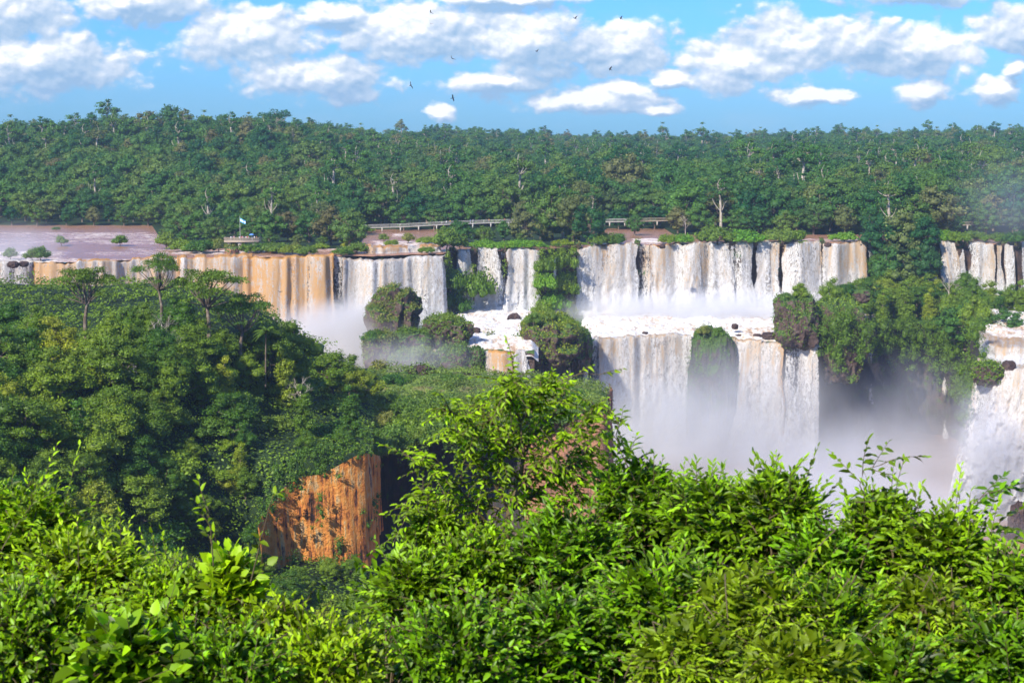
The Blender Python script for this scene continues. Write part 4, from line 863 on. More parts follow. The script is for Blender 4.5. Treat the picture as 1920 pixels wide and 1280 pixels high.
islet([('low', 1255, 436, 462, 'wide green rim shrub right of the brown pool, its left lobe'), ('bright', 1280, 434, 466, 'round rim shrub hanging over the golden tan curtain'), ('shrub', 1325, 440, 464, 'small dark rim shrub above the brown striped curtain'), ('olivelow', 1345, 418, 458, 'yellowish rim shrub above the thin veils'),
       ('bright', 1398, 425, 462, 'bright rim shrub above the thin veils, right one'), ('low', 1415, 438, 468, 'dark green rim shrub left of the paired columns'), ('olivelow', 1462, 424, 455, 'olive rim shrub above the widest dark slot'), ('low', 1488, 428, 452, 'rim shrub right of the olive one above the slot'),
       ('bright', 1583, 432, 452, 'very bright round shrub alone on the rim at the right'), ('low', 1510, 448, 464, 'little shrub in the foam of the rim, near the bright round one'), ('far_dome', 1400, 392, 440, 'grey green tree behind the bright rim shrub'),
       ('low', 1790, 430, 456, 'rim shrub between the cream fall and the wide white fall'), ('bright', 1765, 428, 452, 'bright rim shrub above the cream fall at far right'), ('low', 1830, 430, 452, 'hazy rim shrub above the wide white fall'), ('low', 1872, 434, 456, 'hazy rim shrub above the tan strand'), ('low', 1905, 430, 456, 'hazy rim shrub at the right edge')], '', 'rim shrubs, right half')
# vegetation on the rock faces of the upper step
def onwall(lst, Dfn, group):
    for (k, x_, top, base, lab) in lst:
        D_ = float(Dfn(x_, base)); p = W(x_, base, D_); h = (base - top) * D_ / F
        plant(k, p, h, lab, 'shrub' if k in ('shrub', 'low', 'bright', 'olivelow') else 'tree', group, wide=.55 if k in ('shrub', 'low', 'bright', 'olivelow') else 1.)
ub = lambda x_, y_: float(rimY(np.array([x_]))[0]) - 2.5 - max(0, (y_ - 500) * .05)
onwall([('low', 1020, 478, 512, 'shrub on the upper left of the green buttress'), ('low', 1052, 470, 508, 'shrub on the upper middle of the green buttress'), ('bright', 1022, 505, 545, 'bright clump halfway up the left of the buttress'), ('low', 1048, 520, 548, 'clump halfway up the middle of the buttress'),
        ('low', 1064, 520, 556, 'clump beside the brown rock of the buttress'), ('bright', 1036, 545, 585, 'bright clump low on the buttress'), ('low', 1018, 560, 598, 'clump low on the left of the buttress'), ('low', 1062, 565, 596, 'clump low on the right of the buttress'),
        ('low', 845, 500, 545, 'mossy clump on the dark gap left of the slim white fall'), ('low', 850, 540, 590, 'lower mossy clump on the dark gap left of the slim white fall'), ('low', 888, 500, 560, 'green clump between the slim fall and the fan shaped fall')], ub, 'clumps on the rock faces')
wl = lambda x_, y_: float(rimY(np.array([x_]))[0]) - 3.5 - max(0, (y_ - 470) * .09)
gap = [(k, x_, t_, b_) for k, x_, t_, b_ in [('far_dome', 1655, 400, 490), ('far_round', 1695, 395, 500), ('far_dome', 1730, 400, 480), ('far_round', 1665, 455, 545), ('far_dome', 1700, 470, 560), ('far_round', 1735, 455, 540), ('near_dome', 1670, 510, 590), ('near_round', 1712, 520, 600), ('near_column', 1738, 520, 600), ('near_dome', 1650, 470, 530), ('near_round', 1685, 555, 625), ('bright', 1712, 538, 580), ('low', 1740, 560, 600)]]
onwall([(k, x_, t_, b_, ('bright shrub' if k == 'bright' else 'low shrub' if k == 'low' else 'leafy dark tree') + f' on the wooded slope between the falls, {l_}') for (k, x_, t_, b_), l_ in zip(gap, ['top left', 'top middle', 'top right', 'upper left below the top one', 'upper middle', 'upper right', 'centre left', 'centre', 'centre right beside the white strand', 'clinging left beside the rusty edge', 'at its foot', 'near its foot', 'at its foot on the right'])], wl, 'trees on the wooded slope between the falls')

# ---------------------------------------------------------------- big rocks
def rock(name, px_, py_, rx, ry, D, mat, seed, label, moss=0, rd=None, amp=.3, sub=5, fr=1.3, mossm='shrubm', low=-.1, cut=None, box=2.8):
    c = W(px_, py_, D); a, b = rx * D / F, ry * D / F
    v, f = ICO[sub]
    pn = (np.abs(v) ** box).sum(1) ** (1 / box)
    d = 1 + amp * fbm(v[:, 0] * fr + seed, v[:, 1] * fr, v[:, 2] * fr * .7, seed, 6, .62) + amp * .55 * (1 - 2 * np.abs(vn(v[:, 0] * 3 + seed, v[:, 1] * 3, v[:, 2] * 2, seed))) + amp * .25 * (1 - 2 * np.abs(vn(v[:, 0] * 8 + seed, v[:, 1] * 8, v[:, 2] * 5, seed)))
    V = v * (d / pn)[:, None] * .93 * np.array([a, rd or a, b])
    if cut: V[:, 0] *= 1 - cut * np.clip(-v[:, 2], 0, 1)
    e = empty(name, tuple(c + np.array([0, 0, -b]))); V = V + np.array([0, 0, b])
    tag(e, label, 'boulder'); obj('rock', mesh('boulder_rock', V, f, M[mat]), e)
    if moss:
        rg = np.random.RandomState(seed); mb = MB(); tri = V[f]; N = np.cross(tri[:, 1] - tri[:, 0], tri[:, 2] - tri[:, 0]); A = np.linalg.norm(N, axis=1); N /= A[:, None]
        w = A * np.clip(N[:, 2] - low + .5 * vn(tri[:, 0, 0] * .5, tri[:, 0, 1] * .5, tri[:, 0, 2] * .5, seed + 2), 0, 1); n = int(moss)
        ii = rg.choice(len(f), n, p=w / w.sum()); bc = rg.dirichlet((1, 1, 1), n); P = (tri[ii] * bc[..., None]).sum(1)
        lift = .25 + .5 * np.clip(fbm(P[:, 0] * .6, P[:, 1] * .6, P[:, 2] * .6, seed, 2) + .3, 0, 1)
        P = P + (N[ii] + np.array([0, 0, .3])) * (rg.rand(n) * lift)[:, None] * 2.2
        Vq, Fq = quads(P, N[ii] + rg.normal(size=(n, 3)) * .8 + np.array([0, 0, .3]), .55 * (.6 + .8 * rg.rand(n)), .8, rg)
        mb.add(Vq, Fq, 0, np.repeat(np.clip(.5 + .25 * rg.normal(size=n), 0, 1), 4)); obj('moss', mb.mesh('moss', M[mossm], False, True), e)
    return e
rock('boulder', 741, 602, 43, 52, 522, 'boulder', 3, 'tall undercut pinnacle of brown rock capped in moss, in front of the creamy curtain', 5200, amp=.46, low=.12, cut=.42)
rock('boulder', 838, 624, 42, 28, 516, 'boulder', 8, 'wide mossy boulder on the terrace, right of the tall pinnacle', 3600, amp=.44, low=.12, cut=.2)
rock('boulder', 715, 660, 30, 36, 503, 'boulder', 12, 'slanting grassy boulder below the tall pinnacle at the edge of the mist', 3200, amp=.3, low=-.3)
rock('boulder', 772, 650, 34, 30, 510, 'boulder', 14, 'green hump between the tall pinnacle and the wide mossy boulder', 3000, amp=.3, low=-.3)
rock('boulder', 964, 603, 12, 14, 575, 'wetrock', 15, 'small dark wet boulder at the foot of the white fall by the buttress', 0, amp=.35)
rock('boulder', 951, 619, 7, 6, 565, 'wetrock', 16, 'smallest dark stone just left below the small wet boulder', 0, amp=.3)
rock('boulder', 920, 636, 12, 9, 535, 'boulder', 17, 'flat mossy stone in the white rapids of the terrace', 260, amp=.35)
rock('boulder', 972, 640, 9, 9, 530, 'boulder', 18, 'little green stone in the rapids near the green island', 260, amp=.35, low=-.3)
rock('boulder', 891, 622, 9, 8, 540, 'wetrock', 19, 'grey stone in spray beside the wide mossy boulder', 0)
# mossy lumps along the terrace edge
rock('rock_step', 850, 684, 34, 34, 503, 'boulder', 21, 'mossy rock step between the bent chute and the white chute', 3200, amp=.3, low=-.4)
rock('rock_step', 893, 680, 13, 26, 502.5, 'boulder', 22, 'narrow mossy rock between the white chute and the white lace', 1400, amp=.3, low=-.4)
rock('rock_step', 775, 690, 44, 34, 500, 'boulder', 23, 'broad grassy bank below the green hump at the misty edge of the terrace', 4200, amp=.25, low=-.5)
# the green island and the bulge in the lower step
rock('green_island', 1030, 640, 52, 46, 530, 'boulder', 25, 'green island of rock and shrubs below the buttress', 5200, amp=.3, low=-.35, rd=12, mossm='jungle')
rock('green_island', 1085, 655, 24, 38, 541, 'boulder', 26, 'brown green shoulder of rock right of the winding trickle', 1600, amp=.28, low=-.1, rd=9)
rock('rock_bulge', 1333, 735, 42, 122, 553, 'basalt_dark_and_shade', 28, 'tall dark mossy bulge of rock between the two lower curtains', 3600, amp=.16, low=-.45, rd=9, fr=1.1, box=3.5)
for i, (a_, b_, c_, d_, l_) in enumerate([(1210, 626, 6, 4, 'little dark stone in the foam above the huge lower curtain'), (1238, 637, 8, 4, 'low dark stone at the lip of the huge lower curtain'), (1384, 630, 7, 4, 'dark stone at the lip right of the mossy bulge, left one'), (1420, 630, 8, 4, 'dark stone at the lip right of the mossy bulge, right one'), (1445, 630, 16, 7, 'row of dark stones left of the rock pillar'), (1378, 612, 6, 5, 'dark rock slab in the foam under the thin veils'), (1118, 638, 6, 8, 'tiny dark stone above the slim split strands')]):
    rock('boulder', a_, b_, c_, d_, float(lipY(a_)) + 6, 'wetrock', 50 + i, l_, 0, sub=4)
rock('rock_pillar', 1492, 604, 34, 44, 549, 'boulder', 31, 'rock pillar with a mossy left face at the corner of the lower step', 3000, amp=.3, low=-.2, rd=7, box=4.5)
rock('rock_pillar', 1570, 640, 44, 70, 556, 'boulder', 33, 'tree covered rock tower right of the mossy pillar', 2500, amp=.25, low=-.2, rd=9, mossm='jungle', box=5)
rock('boulder', 1612, 556, 17, 12, 566, 'boulder', 34, 'bare brown block of rock on the shoulder of the tree covered tower', 0, amp=.3, sub=4)
rock('boulder', 1908, 985, 16, 40, 452, 'wetrock', 35, 'dark rock standing in the river at the right edge', 0)
rock('boulder', 1895, 1015, 30, 16, 448, 'wetrock', 36, 'low flat rock in the river below the standing one at the right edge', 0)
rock('boulder', 1852, 700, 26, 20, 489, 'boulder', 37, 'mossy ledge beside the lip of the great plunge', 1300, amp=.35, low=-.3, mossm='jungle')
rock('boulder', 1892, 690, 11, 14, 488, 'wetrock', 38, 'dark stone splitting the lip of the great plunge', 0)
rock('boulder', 1911, 636, 10, 7, 560, 'wetrock', 39, 'dark stone in the brown steps above the great plunge', 0)
# on the headland and rim
rock('boulder', 790, 703, 22, 15, 436, 'wetrock', 41, 'broken dark boulder with brown scrub on the back of the headland', 250, amp=.4)
rock('boulder', 888, 708, 18, 13, 437, 'wetrock', 42, 'smooth brown boulder on the back of the headland below the white chute', 0, amp=.2)
rock('boulder', 711, 693, 13, 10, 440, 'boulder', 43, 'half mossy boulder on the headland against the mist', 400, amp=.3)
rock('boulder', 576, 700, 14, 12, 440, 'wetrock', 44, 'grey boulder at the left end of the headland, in mist', 0, amp=.3)
rock('boulder', 620, 704, 16, 12, 438, 'boulder', 45, 'mossy green boulder right of the grey one, in mist', 500, amp=.3, low=-.4)
for i, (a_, b_, c_, d_, l_) in enumerate([(435, 473, 12, 9, 'reddish boulder on the shore under the deck'), (512, 469, 13, 8, 'brown boulder on the rim between two shrubs'), (1552, 459, 6, 4, 'small dark stone at the lip of the rim at the right'), (1242, 462, 5, 4, 'tiny dark stone at the lip above the dark gap'), (25, 496, 9, 6, 'misty dark rock on the rim at the far left, left one'), (45, 495, 8, 5, 'misty dark rock on the rim at the far left, right one')]):
    rock('boulder', a_, b_, c_, d_, float(G(a_, b_ + 4, 0)[1]), 'pinkcliff' if i < 2 else 'wetrock', 70 + i, l_, 0, sub=4)

for i, (a_, c_, d_) in enumerate([(1084, 5, 7), (1111, 4, 5), (1195, 5, 7), (1372, 6, 9), (1416, 5, 8), (1467, 6, 9), (1500, 3, 3), (1541, 4, 6), (848, 6, 7), (889, 5, 7), (946, 6, 7), (1797, 6, 7), (1812, 4, 6), (1881, 5, 6), (1906, 6, 7)]):
    near_ = ['left of the single white column', 'right of the single white column', 'above the dark gap', 'left of the thin veils', 'left of the paired columns', 'in the widest dark slot', 'amid the cream curtain', 'left of the tree crowned rock curtain', 'left of the slim white fall', 'left of the fan shaped fall', 'right of the fan shaped fall', 'left of the thin grey strand', 'right of the thin grey strand', 'right of the tan strand', 'near the right edge'][i]
    e_ = rock('boulder', a_, 460, c_, d_, float(rimY(np.array([a_]))[0]) + .5, 'basalt', 90 + i, 'small dark rim stone ' + near_, 60, sub=4, amp=.4, low=-.2); e_.location = (float(XP(a_, e_.location[1], -.5)), e_.location[1], -1.2 - .0 * i); e_['group'] = 'dark stones splitting the rim'

onrock = lambda x_, y_: 540.
for (k, x_, a_, b_, D_, l_) in [('shrub', 726, 538, 562, 521, 'spiky shrub on the left of the top of the tall pinnacle'), ('shrub', 752, 540, 566, 520, 'shrub on the right of the top of the tall pinnacle'), ('shrub', 822, 590, 612, 514, 'shrub on the left of the wide mossy boulder'), ('shrub', 856, 592, 614, 514, 'shrub on the right of the wide mossy boulder'), ('low', 700, 616, 640, 500, 'shrub at the misty left end of the slanting grassy boulder'),
        ('shrub', 1000, 582, 612, 522, 'shrub on the left shoulder of the green island'), ('shrub', 1030, 576, 604, 524, 'tallest shrub on the green island'), ('low', 1058, 590, 614, 526, 'low shrub at the right of the green island'), ('shrub', 1320, 606, 632, 548, 'shrub on the left of the dark mossy bulge top'), ('shrub', 1348, 610, 636, 548, 'shrub on the right of the dark mossy bulge top'),
        ('shrub', 1474, 545, 572, 546, 'shrub on the left corner of the mossy pillar'), ('near_round', 1500, 530, 572, 548, 'little tree on the mossy pillar'), ('low', 858, 650, 668, 500, 'tuft on the mossy rock step of the terrace'), ('olivelow', 790, 646, 672, 497, 'pale bush on the grassy bank of the terrace')]:
    T(k, x_, a_, b_, D_, l_, 'tree' if k == 'near_round' else 'shrub', wide=.8 if k != 'near_round' else 1.2, group='plants rooted on the rocks among the falls')
# ---------------------------------------------------------------- trees of the terrace at the right (below the wooded slope)
rng = np.random.RandomState(15)
lr = []
for px_, dY, k, h, l_ in [(1560, 6, 'near_round', 13, 'tree crowning the rock tower, right of the mossy pillar'), (1585, 12, 'near_dome', 12, 'second tree on the rock tower, nearer the bare brown block'), (1545, 2, 'near_round', 10, 'tree leaning over the hollow side of the rock tower')]:
    Y_ = 556 + dY; X_ = float(XP(px_, Y_, -16)); plant(k, (X_, Y_, -20 if h > 11 else -22), h, l_, 'tree', 'trees on the rock tower')
rowtxt = ['at the front', 'second row', 'third row', 'rear row']
for r, dy in enumerate([3, 16, 30, 44]):
    for i, px_ in enumerate(np.arange(1610 + (r % 2) * 22, 1925, 44)):
        if px_ > 1835 and r < 2: continue
        base = float(lipY(px_)) if px_ < 1825 else 560
        Y_ = base + dy + rng.uniform(-3, 3); 
        if Y_ > float(rimY(np.array([px_]))[0]) - 8: continue
        X_ = float(XP(px_, Y_, -20)); k = rng.choice(['near_round', 'near_dome', 'near_dome', 'near_column'])
        far_ = 'bright' if False else k
        land = 'left part' if px_ < 1690 else 'middle' if px_ < 1790 else 'right part'
        plant(far_, (X_, Y_, -26 + r * .8), rng.uniform(10, 14.5), f'{LOOK[k]} {rowtxt[r]}, {land} of the right hand wooded terrace', 'tree', 'trees of the wooded terrace at the right', wide=1.15)
T('far_olive', 1880, 575, 640, 560, 'wide dark spreading tree at the right end of the wooded terrace', wide=1.3)
T('far_dome', 1810, 560, 650, 575, 'large rounded dark tree left of the wide spreading one on the terrace', wide=1.2)
T('bare', 1775, 505, 575, 600, 'half bare dark twiggy tree in front of the cream fall at far right', 'tree')
# curtain of creepers over the lip of the alcove
def hang(name, lst, label, mat, leaf=.5, seed=0):
    rg = np.random.RandomState(seed); mb = MB()
    for (x_, y0, y1, w, D) in lst:
        n_ = max(2, int((y1 - y0) / (w * .8))); cl = []
        for k in range(n_):
            t = k / max(1, n_ - 1); p = W(x_ + rg.normal() * w * .45, y0 + (y1 - y0) * t, D + rg.uniform(-1, 1)); cl.append([*p, w * D / F * (1 - .45 * t) * rg.uniform(.45, 1.1), rg.uniform(1., 1.7)])
        area = sum(c[3] ** 2 for c in cl); crown(mb, cl, int(area * 26 / leaf ** 2 * .5), leaf * .9, rg, .42)
    o = struct(obj(name, mb.mesh(name, M[mat], False, True)), 'stuff'); o['label'] = label; return o
lst = []
rg = np.random.RandomState(3)
lowb = lambda x: np.interp(x, [1535, 1560, 1590, 1625, 1650, 1690, 1730, 1760, 1800, 1835, 1850], [650, 690, 735, 670, 690, 695, 705, 735, 760, 810, 700])
for x_ in np.arange(1542, 1846, 13):
    D_ = float(lipY(x_)) - 1.5 if x_ > 1622 else 545.; lst.append((x_ + rg.uniform(-4, 4), 612 if x_ > 1622 else 590 + abs(x_ - 1580) * .8, float(lowb(x_)) + rg.uniform(-25, 15), rg.uniform(14, 22), D_))
for x_ in np.arange(1800, 1850, 12): lst.append((x_, 690, float(lowb(x_)) + 60 + rg.uniform(-20, 30), 15, float(lipY(x_)) - 1))
hang('creepers', lst, 'creepers and bushes hanging over the lip of the shaded alcove', 'jungle', .5, 5)
lst = []
for x_, a_, b_, w_ in [(1018, 474, 560, 11), (1034, 472, 600, 12), (1050, 474, 590, 12), (1066, 474, 520, 10), (1028, 540, 602, 13), (1060, 560, 604, 11), (840, 480, 560, 8), (848, 520, 600, 9), (888, 500, 548, 5), (1010, 500, 600, 8), (946, 490, 520, 4), (1076, 520, 560, 6), (802, 530, 575, 4)]:
    lst.append((x_, a_, b_, w_, float(rimY(np.array([x_]))[0]) - 3.2))
hang('creepers', lst, 'creepers and ferns covering the green buttress and the dark gaps beside it', 'jungle', .5, 15)
# ---------------------------------------------------------------- left slope: undergrowth as one mass, trees on top
def scatter_on(B, N, n, size, mat, name, label, seed, lift=1.6, wfn=None, leafasp=.8, up=.5):
    rg = np.random.RandomState(seed); a, b = B.shape[:2]
    c = (B[:-1, :-1] + B[1:, 1:]) / 2; d1 = B[1:, 1:] - B[:-1, :-1]; d2 = B[1:, :-1] - B[:-1, 1:]; A = np.linalg.norm(np.cross(d1, d2), axis=2)
    if wfn is not None: A = A * wfn(c)
    w = A.ravel() / A.sum(); ii = rg.choice(len(w), n, p=w); i, j = ii // (b - 1), ii % (b - 1)
    u, v = rg.rand(n, 1), rg.rand(n, 1)
    P = B[i, j] * (1 - u) * (1 - v) + B[i + 1, j] * u * (1 - v) + B[i, j + 1] * (1 - u) * v + B[i + 1, j + 1] * u * v
    nn = N[i, j]; lf = lift * np.clip(.35 + 1.3 * fbm(P[:, 0] * .22, P[:, 1] * .22, P[:, 2] * .22, seed, 3), 0, 1.4) * (.5 + .5 * rg.rand(n))
    P = P + (nn + np.array([0, 0, .3])) * lf[:, None]
    V, Fq = quads(P, nn + rg.normal(size=(n, 3)) * .6 + np.array([0, 0, up]), size * (.6 + .8 * rg.rand(n)), leafasp, rg)
    tn = np.clip(.5 + .22 * rg.normal(size=n) + .5 * fbm(P[:, 0] * .1, P[:, 1] * .1, P[:, 2] * .1, seed + 3, 2), 0, 1)
    mb = MB(); mb.add(V, Fq, 0, np.repeat(tn, 4)); o = struct(obj(name, mb.mesh(name, M[mat], False, True)), 'stuff'); o['label'] = label; return o
def pj(P):
    d = P[..., 1] * CP + (H - P[..., 2]) * SP; return 960 + F * P[..., 0] / d, 640 - F * ((P[..., 2] - H) * CP + P[..., 1] * SP) / d
def noorange(c):
    x, y = pj(c); ins = sst(488, 505, x) * (1 - sst(690, 700, x)) * sst(np.interp(x, ox, otop) + 0, np.interp(x, ox, otop) + 12, y) * (1 - sst(1040, 1055, y)); return (1 - ins) * (c[..., 1] < 420) * (y < 1290) + 1e-4
scatter_on(SB, SN, 90000, .6, 'jungle', 'undergrowth', 'tangle of bushes and vines covering the left slope', 31, 2.2, noorange)
sx, sy = pj(SB)
def onslope(px_, py_):
    k = np.argmin(((sx - px_) ** 2 + (sy - py_) ** 2 + 1e5 * (SB[..., 1] > 432)).ravel()); return SB.reshape(-1, 3)[k]
key = [('umbrella', 160, 500, 628, 330, 'open umbrella shaped tree standing clear against the pale pink fall', 1.0), ('umbrella', 303, 478, 600, 333, 'small flat topped tree on the highest point of the left wood', .75), ('umbrella', 392, 504, 640, 333, 'sparse grey green flat topped tree in front of the orange chute', 1.05),
       ('umbrella', 452, 552, 680, 338, 'flat topped tree stepping down the right shoulder of the left wood', .95), ('near_dome', 505, 598, 700, 345, 'broad tree on the right shoulder of the left wood', 1.1), ('near_round', 548, 596, 730, 352, 'outermost tree of the left wood, overhanging the white mist', 1.25),
       ('near_round', 22, 565, 660, 332, 'round tree at the left edge against the white veils', 1.1), ('near_round', 72, 575, 660, 328, 'bright round tree just below the white veils', 1.2), ('near_dome', 120, 620, 680, 326, 'dense tree under the open umbrella shaped one, left side', 1.1),
       ('near_round', 242, 575, 650, 332, 'tall dense tree between the umbrella tree and the highest point', 1.3), ('near_dome', 268, 570, 640, 334, 'dense tree just left of the highest point', 1.2), ('near_round', 338, 556, 645, 334, 'dense dark tree just right of the highest point', 1.25), ('near_round', 205, 612, 670, 328, 'dense round tree right of the umbrella tree', 1.1),
       ('near_dome', 372, 591, 670, 334, 'dense tree below the sparse flat topped one', 1.2), ('near_round', 415, 614, 690, 334, 'round tree below the orange chute', 1.2), ('palm', 498, 620, 720, 335, 'palm with drooping pale fronds on the right shoulder', 1.), ('palm', 12, 640, 740, 312, 'palm with drooping fronds at the left edge', 1.),
       ('near_column', 560, 660, 770, 352, 'vine draped tree at the right edge of the left wood below the overhanging one', 1.2)]
for k, x_, a_, b_, D_, l_, w_ in key: T(k, x_, a_, b_, D_, l_, 'palm' if k == 'palm' else 'tree', wide=w_, group='trees of the left wood')
rng = np.random.RandomState(77); n_ = 0
pl = []
for yb in np.arange(692, 1180, 40):
    for x_ in np.arange(-15, 700, 52):
        x2 = x_ + rng.uniform(-18, 18) + (23 if int(yb / 36) % 2 else 0); y2 = yb + rng.uniform(-12, 12)
        if x2 > 470 + max(0, (800 - y2)) * 1.0 and y2 > 860 and y2 < 1060: continue
        if x2 > 690 or (x2 > 560 and y2 < 735) or (x2 > 500 and y2 < 700): continue
        if x2 > 500 and 850 < y2 < 1075: continue
        lowered = x2 > 330 and y2 > 840
        p = onslope(x2, y2); k = rng.choice(['near_round', 'near_dome', 'near_column', 'low', 'shrub'], p=[.32, .26, .14, .16, .12])
        h = rng.uniform(6.5, 11.5) if k[:4] == 'near' else rng.uniform(3.2, 5); h = h * (.55 if lowered else 1)
        hor = 'left edge' if x2 < 120 else 'left part' if x2 < 300 else 'middle' if x2 < 460 else 'right part'
        ver = 'upper slope' if y2 < 760 else 'middle slope' if y2 < 880 else 'lower slope' if y2 < 1000 else 'foot'
        lk = {'low': 'low bushy shrub', 'shrub': 'rounded yellowish shrub'}.get(k, LOOK.get(k, 'tree')) + (', large,' if h > 9.5 else '')
        plant(k, p - np.array([0, 0, .5]), h, f'{lk} in the left wood, {hor}, {ver}', 'shrub' if k in ('low', 'shrub') else 'tree', f'plants of the left wood, {hor}, {ver}', wide=1.15); n_ += 1
for x_, a_, b_, l_ in [(235, 690, 760, 'bare pale branched tree in the middle of the left wood'), (300, 600, 680, 'pale dead branches hanging with vines near the top of the left wood'), (20, 790, 850, 'white bare twigs at the left edge above the near bushes'), (565, 720, 790, 'two bare white stems at the right edge of the left wood'), (345, 640, 700, 'bare pale tree below the sparse flat topped one'), (330, 880, 950, 'bare looping pale branches low in the left wood')]:
    p = onslope(x_, b_); plant('bare', p, (b_ - a_) * p[1] / F * 1.2, l_, 'tree', 'bare pale trees')
# creepers over the orange cliff
lst = []; rg = np.random.RandomState(9)
for x_ in np.arange(488, 706, 9):
    t0 = float(np.interp(x_, ox, otop)); D_ = float(np.interp(x_, ox, oD)) - 1.0
    L_ = rg.uniform(-12, 30) * (1 if x_ < 650 else .4); lst.append((x_ + rg.uniform(-4, 4), t0 - 38, t0 + L_ * .8, rg.uniform(9, 15), D_))
lst += [(603, 935, 985, 13, 293.5), (596, 960, 990, 10, 293), (690, 960, 1010, 12, 300), (700, 930, 1000, 14, 304), (522, 935, 975, 16, 290), (500, 945, 1000, 16, 286), (632, 1020, 1070, 12, 295), (560, 1050, 1080, 18, 292), (600, 1055, 1080, 18, 292), (660, 1060, 1090, 16, 293)]
hang('creepers', lst, 'creepers hanging over the top of the orange cliff', 'shrubm', .34, 6)
# headland cover
M['meadowleaf'] = mat_leaf('meadow_leaves', (.13, .22, .03), (.2, .27, .05), None, .3, .6, .6)
hxy = lambda c: (c[..., 1] < 446) * 1. + 1e-4
scatter_on(HB, HN, 42000, .5, 'meadowleaf', 'undergrowth', 'scrub and tall grass on the headland', 33, 2.4, hxy)
hX, hY = pj(HB)
rng = np.random.RandomState(78)
for yb in [712, 728, 748, 772, 800, 830, 850]:
    for x_ in np.arange(690, 1140, 30 if yb > 760 else 40):
        x2 = x_ + rng.uniform(-14, 14); y2 = yb + rng.uniform(-6, 6)
        if y2 > np.interp(x2, [690, 1136], [862, 778]) or y2 < np.interp(x2, [690, 1000, 1136], [706, 716, 744]): continue
        k_ = np.argmin(((hX - x2) ** 2 + (hY - y2) ** 2).ravel()); p = HB.reshape(-1, 3)[k_]
        if p[1] > 440 or rng.rand() < (.5 if y2 < 760 else .15): continue
        kk = rng.choice(['low', 'shrub', 'olivelow']); h = rng.uniform(2.2, 3.6) if y2 < 770 else rng.uniform(3.2, 5.5)
        hor = 'left part' if x2 < 830 else 'middle' if x2 < 980 else 'right part'; ver = 'far side' if y2 < 745 else 'near edge' if y2 > 790 else 'slope'
        plant(kk, p - np.array([0, 0, .3]), h, {'low': 'low green shrub', 'shrub': 'upright yellowish shrub', 'olivelow': 'low olive shrub'}[kk] + f' on the headland, {hor}, {ver}', 'shrub', f'shrubs on the headland, {hor}, {ver}')
T('olivelow', 848, 697, 722, 420, 'wide domed olive bush on the headland right of the broken dark boulder', 'shrub', wide=1.)
T('olivelow', 1070, 716, 742, 415, 'wide feathery bush near the right end of the headland', 'shrub', wide=1.)
lst = []; rg = np.random.RandomState(19)
for x_ in np.arange(690, 1136, 10):
    t0 = float(np.interp(x_, hx, [856, 850, 838, 820, 800, 782, 776, 782])); lst.append((x_ + rg.uniform(-4, 4), t0 - 12, t0 + rg.uniform(-4, 26), rg.uniform(9, 15), float(np.interp(x_, hx, [338, 345, 347, 346, 343, 340, 338, 340])) - 1.5))
hang('creepers', lst, 'scrub hanging over the near edge of the headland', 'shrubm', .36, 7)

# ================================================================ walkway, deck, people, birds
M['concrete'] = mat_plain('concrete', (.46, .43, .37)); M['wood'] = mat_plain('weathered_wood', (.38, .30, .22)); M['steel'] = mat_plain('white_rail', (.50, .48, .43)); M['dark'] = mat_plain('dark_feathers', (.015, .014, .016))
def walkway(pts, label, n_post, deck=2.4, hr=1.1, mat='concrete', rail='steel'):
    """pts: (px, py of the deck, distance)"""
    P = np.array([W(*p) for p in pts]); o = P.mean(0); e = empty('walkway', tuple(o)); tag(e, label, 'walkway', 'walkways over the upper river')
    L = np.concatenate([[0], np.cumsum(np.linalg.norm(np.diff(P, axis=0), axis=1))]); at = lambda s: np.array([np.interp(s, L, P[:, k]) for k in range(3)]).T - o
    n = max(4, int(L[-1] / 4)); q = at(np.linspace(0, L[-1], n)); d = np.gradient(q, axis=0)[:, :2]; d /= np.linalg.norm(d, axis=1)[:, None]; nn = np.stack([-d[:, 1], d[:, 0], 0 * d[:, 0]], 1)
    mb = MB()
    sec = [(-.6, 0), (.6, 0), (.6, -.3), (-.6, -.3)]
    V = np.stack([q + nn * a + np.array([0, 0, b]) for a, b in sec], 1).reshape(-1, 3); mb.add(V, gridf(n, 4, True)); obj('deck', mb.mesh('walkway_deck', M[mat]), e)
    mb = MB()
    for sd in (-1, 1):
        for z in (.35, .7, hr): mb.tube(q + nn * .58 * sd + np.array([0, 0, z]), .03 if z < hr else .05, 4)
        for s in np.arange(0, L[-1], 2.4):
            i = min(n - 1, int(s / L[-1] * n)); b = q[i] + nn[i] * .58 * sd; mb.box(b + np.array([0, 0, hr / 2]), (.1, .1, hr))
    obj('railing', mb.mesh('walkway_railing', M[rail]), e)
    for s in np.linspace(L[-1] * .04, L[-1] * .96, n_post):
        m2 = MB(); b = at(np.array([s]))[0]; m2.box(b + np.array([0, 0, -1.2]), (.5, 1.3, 1.6)); m2.box(b + np.array([0, 0, -.45]), (.7, 1.5, .3)); obj('pier', m2.mesh('walkway_pier', M['concrete']), e)
    return e
walkway([(670, 427, 716), (750, 425, 719), (842, 420, 724), (900, 418, 726), (966, 416, 728)], 'long pale walkway on low piers crossing the brown pools left of the middle', 9)
walkway([(1112, 416, 728), (1174, 415, 729)], 'short stretch of walkway showing between trees right of the middle', 3)
walkway([(1176, 415, 729), (1262, 413, 730)], 'shaded stretch of walkway just right of the short bright one', 4, mat='wood', rail='wood')  # darker wood material puts the shade on this stretch into its colour
walkway([(1762, 422, 700), (1840, 421, 702), (1960, 420, 700)], 'dark thin walkway in the haze above the far right falls', 5, mat='wood', rail='wood')
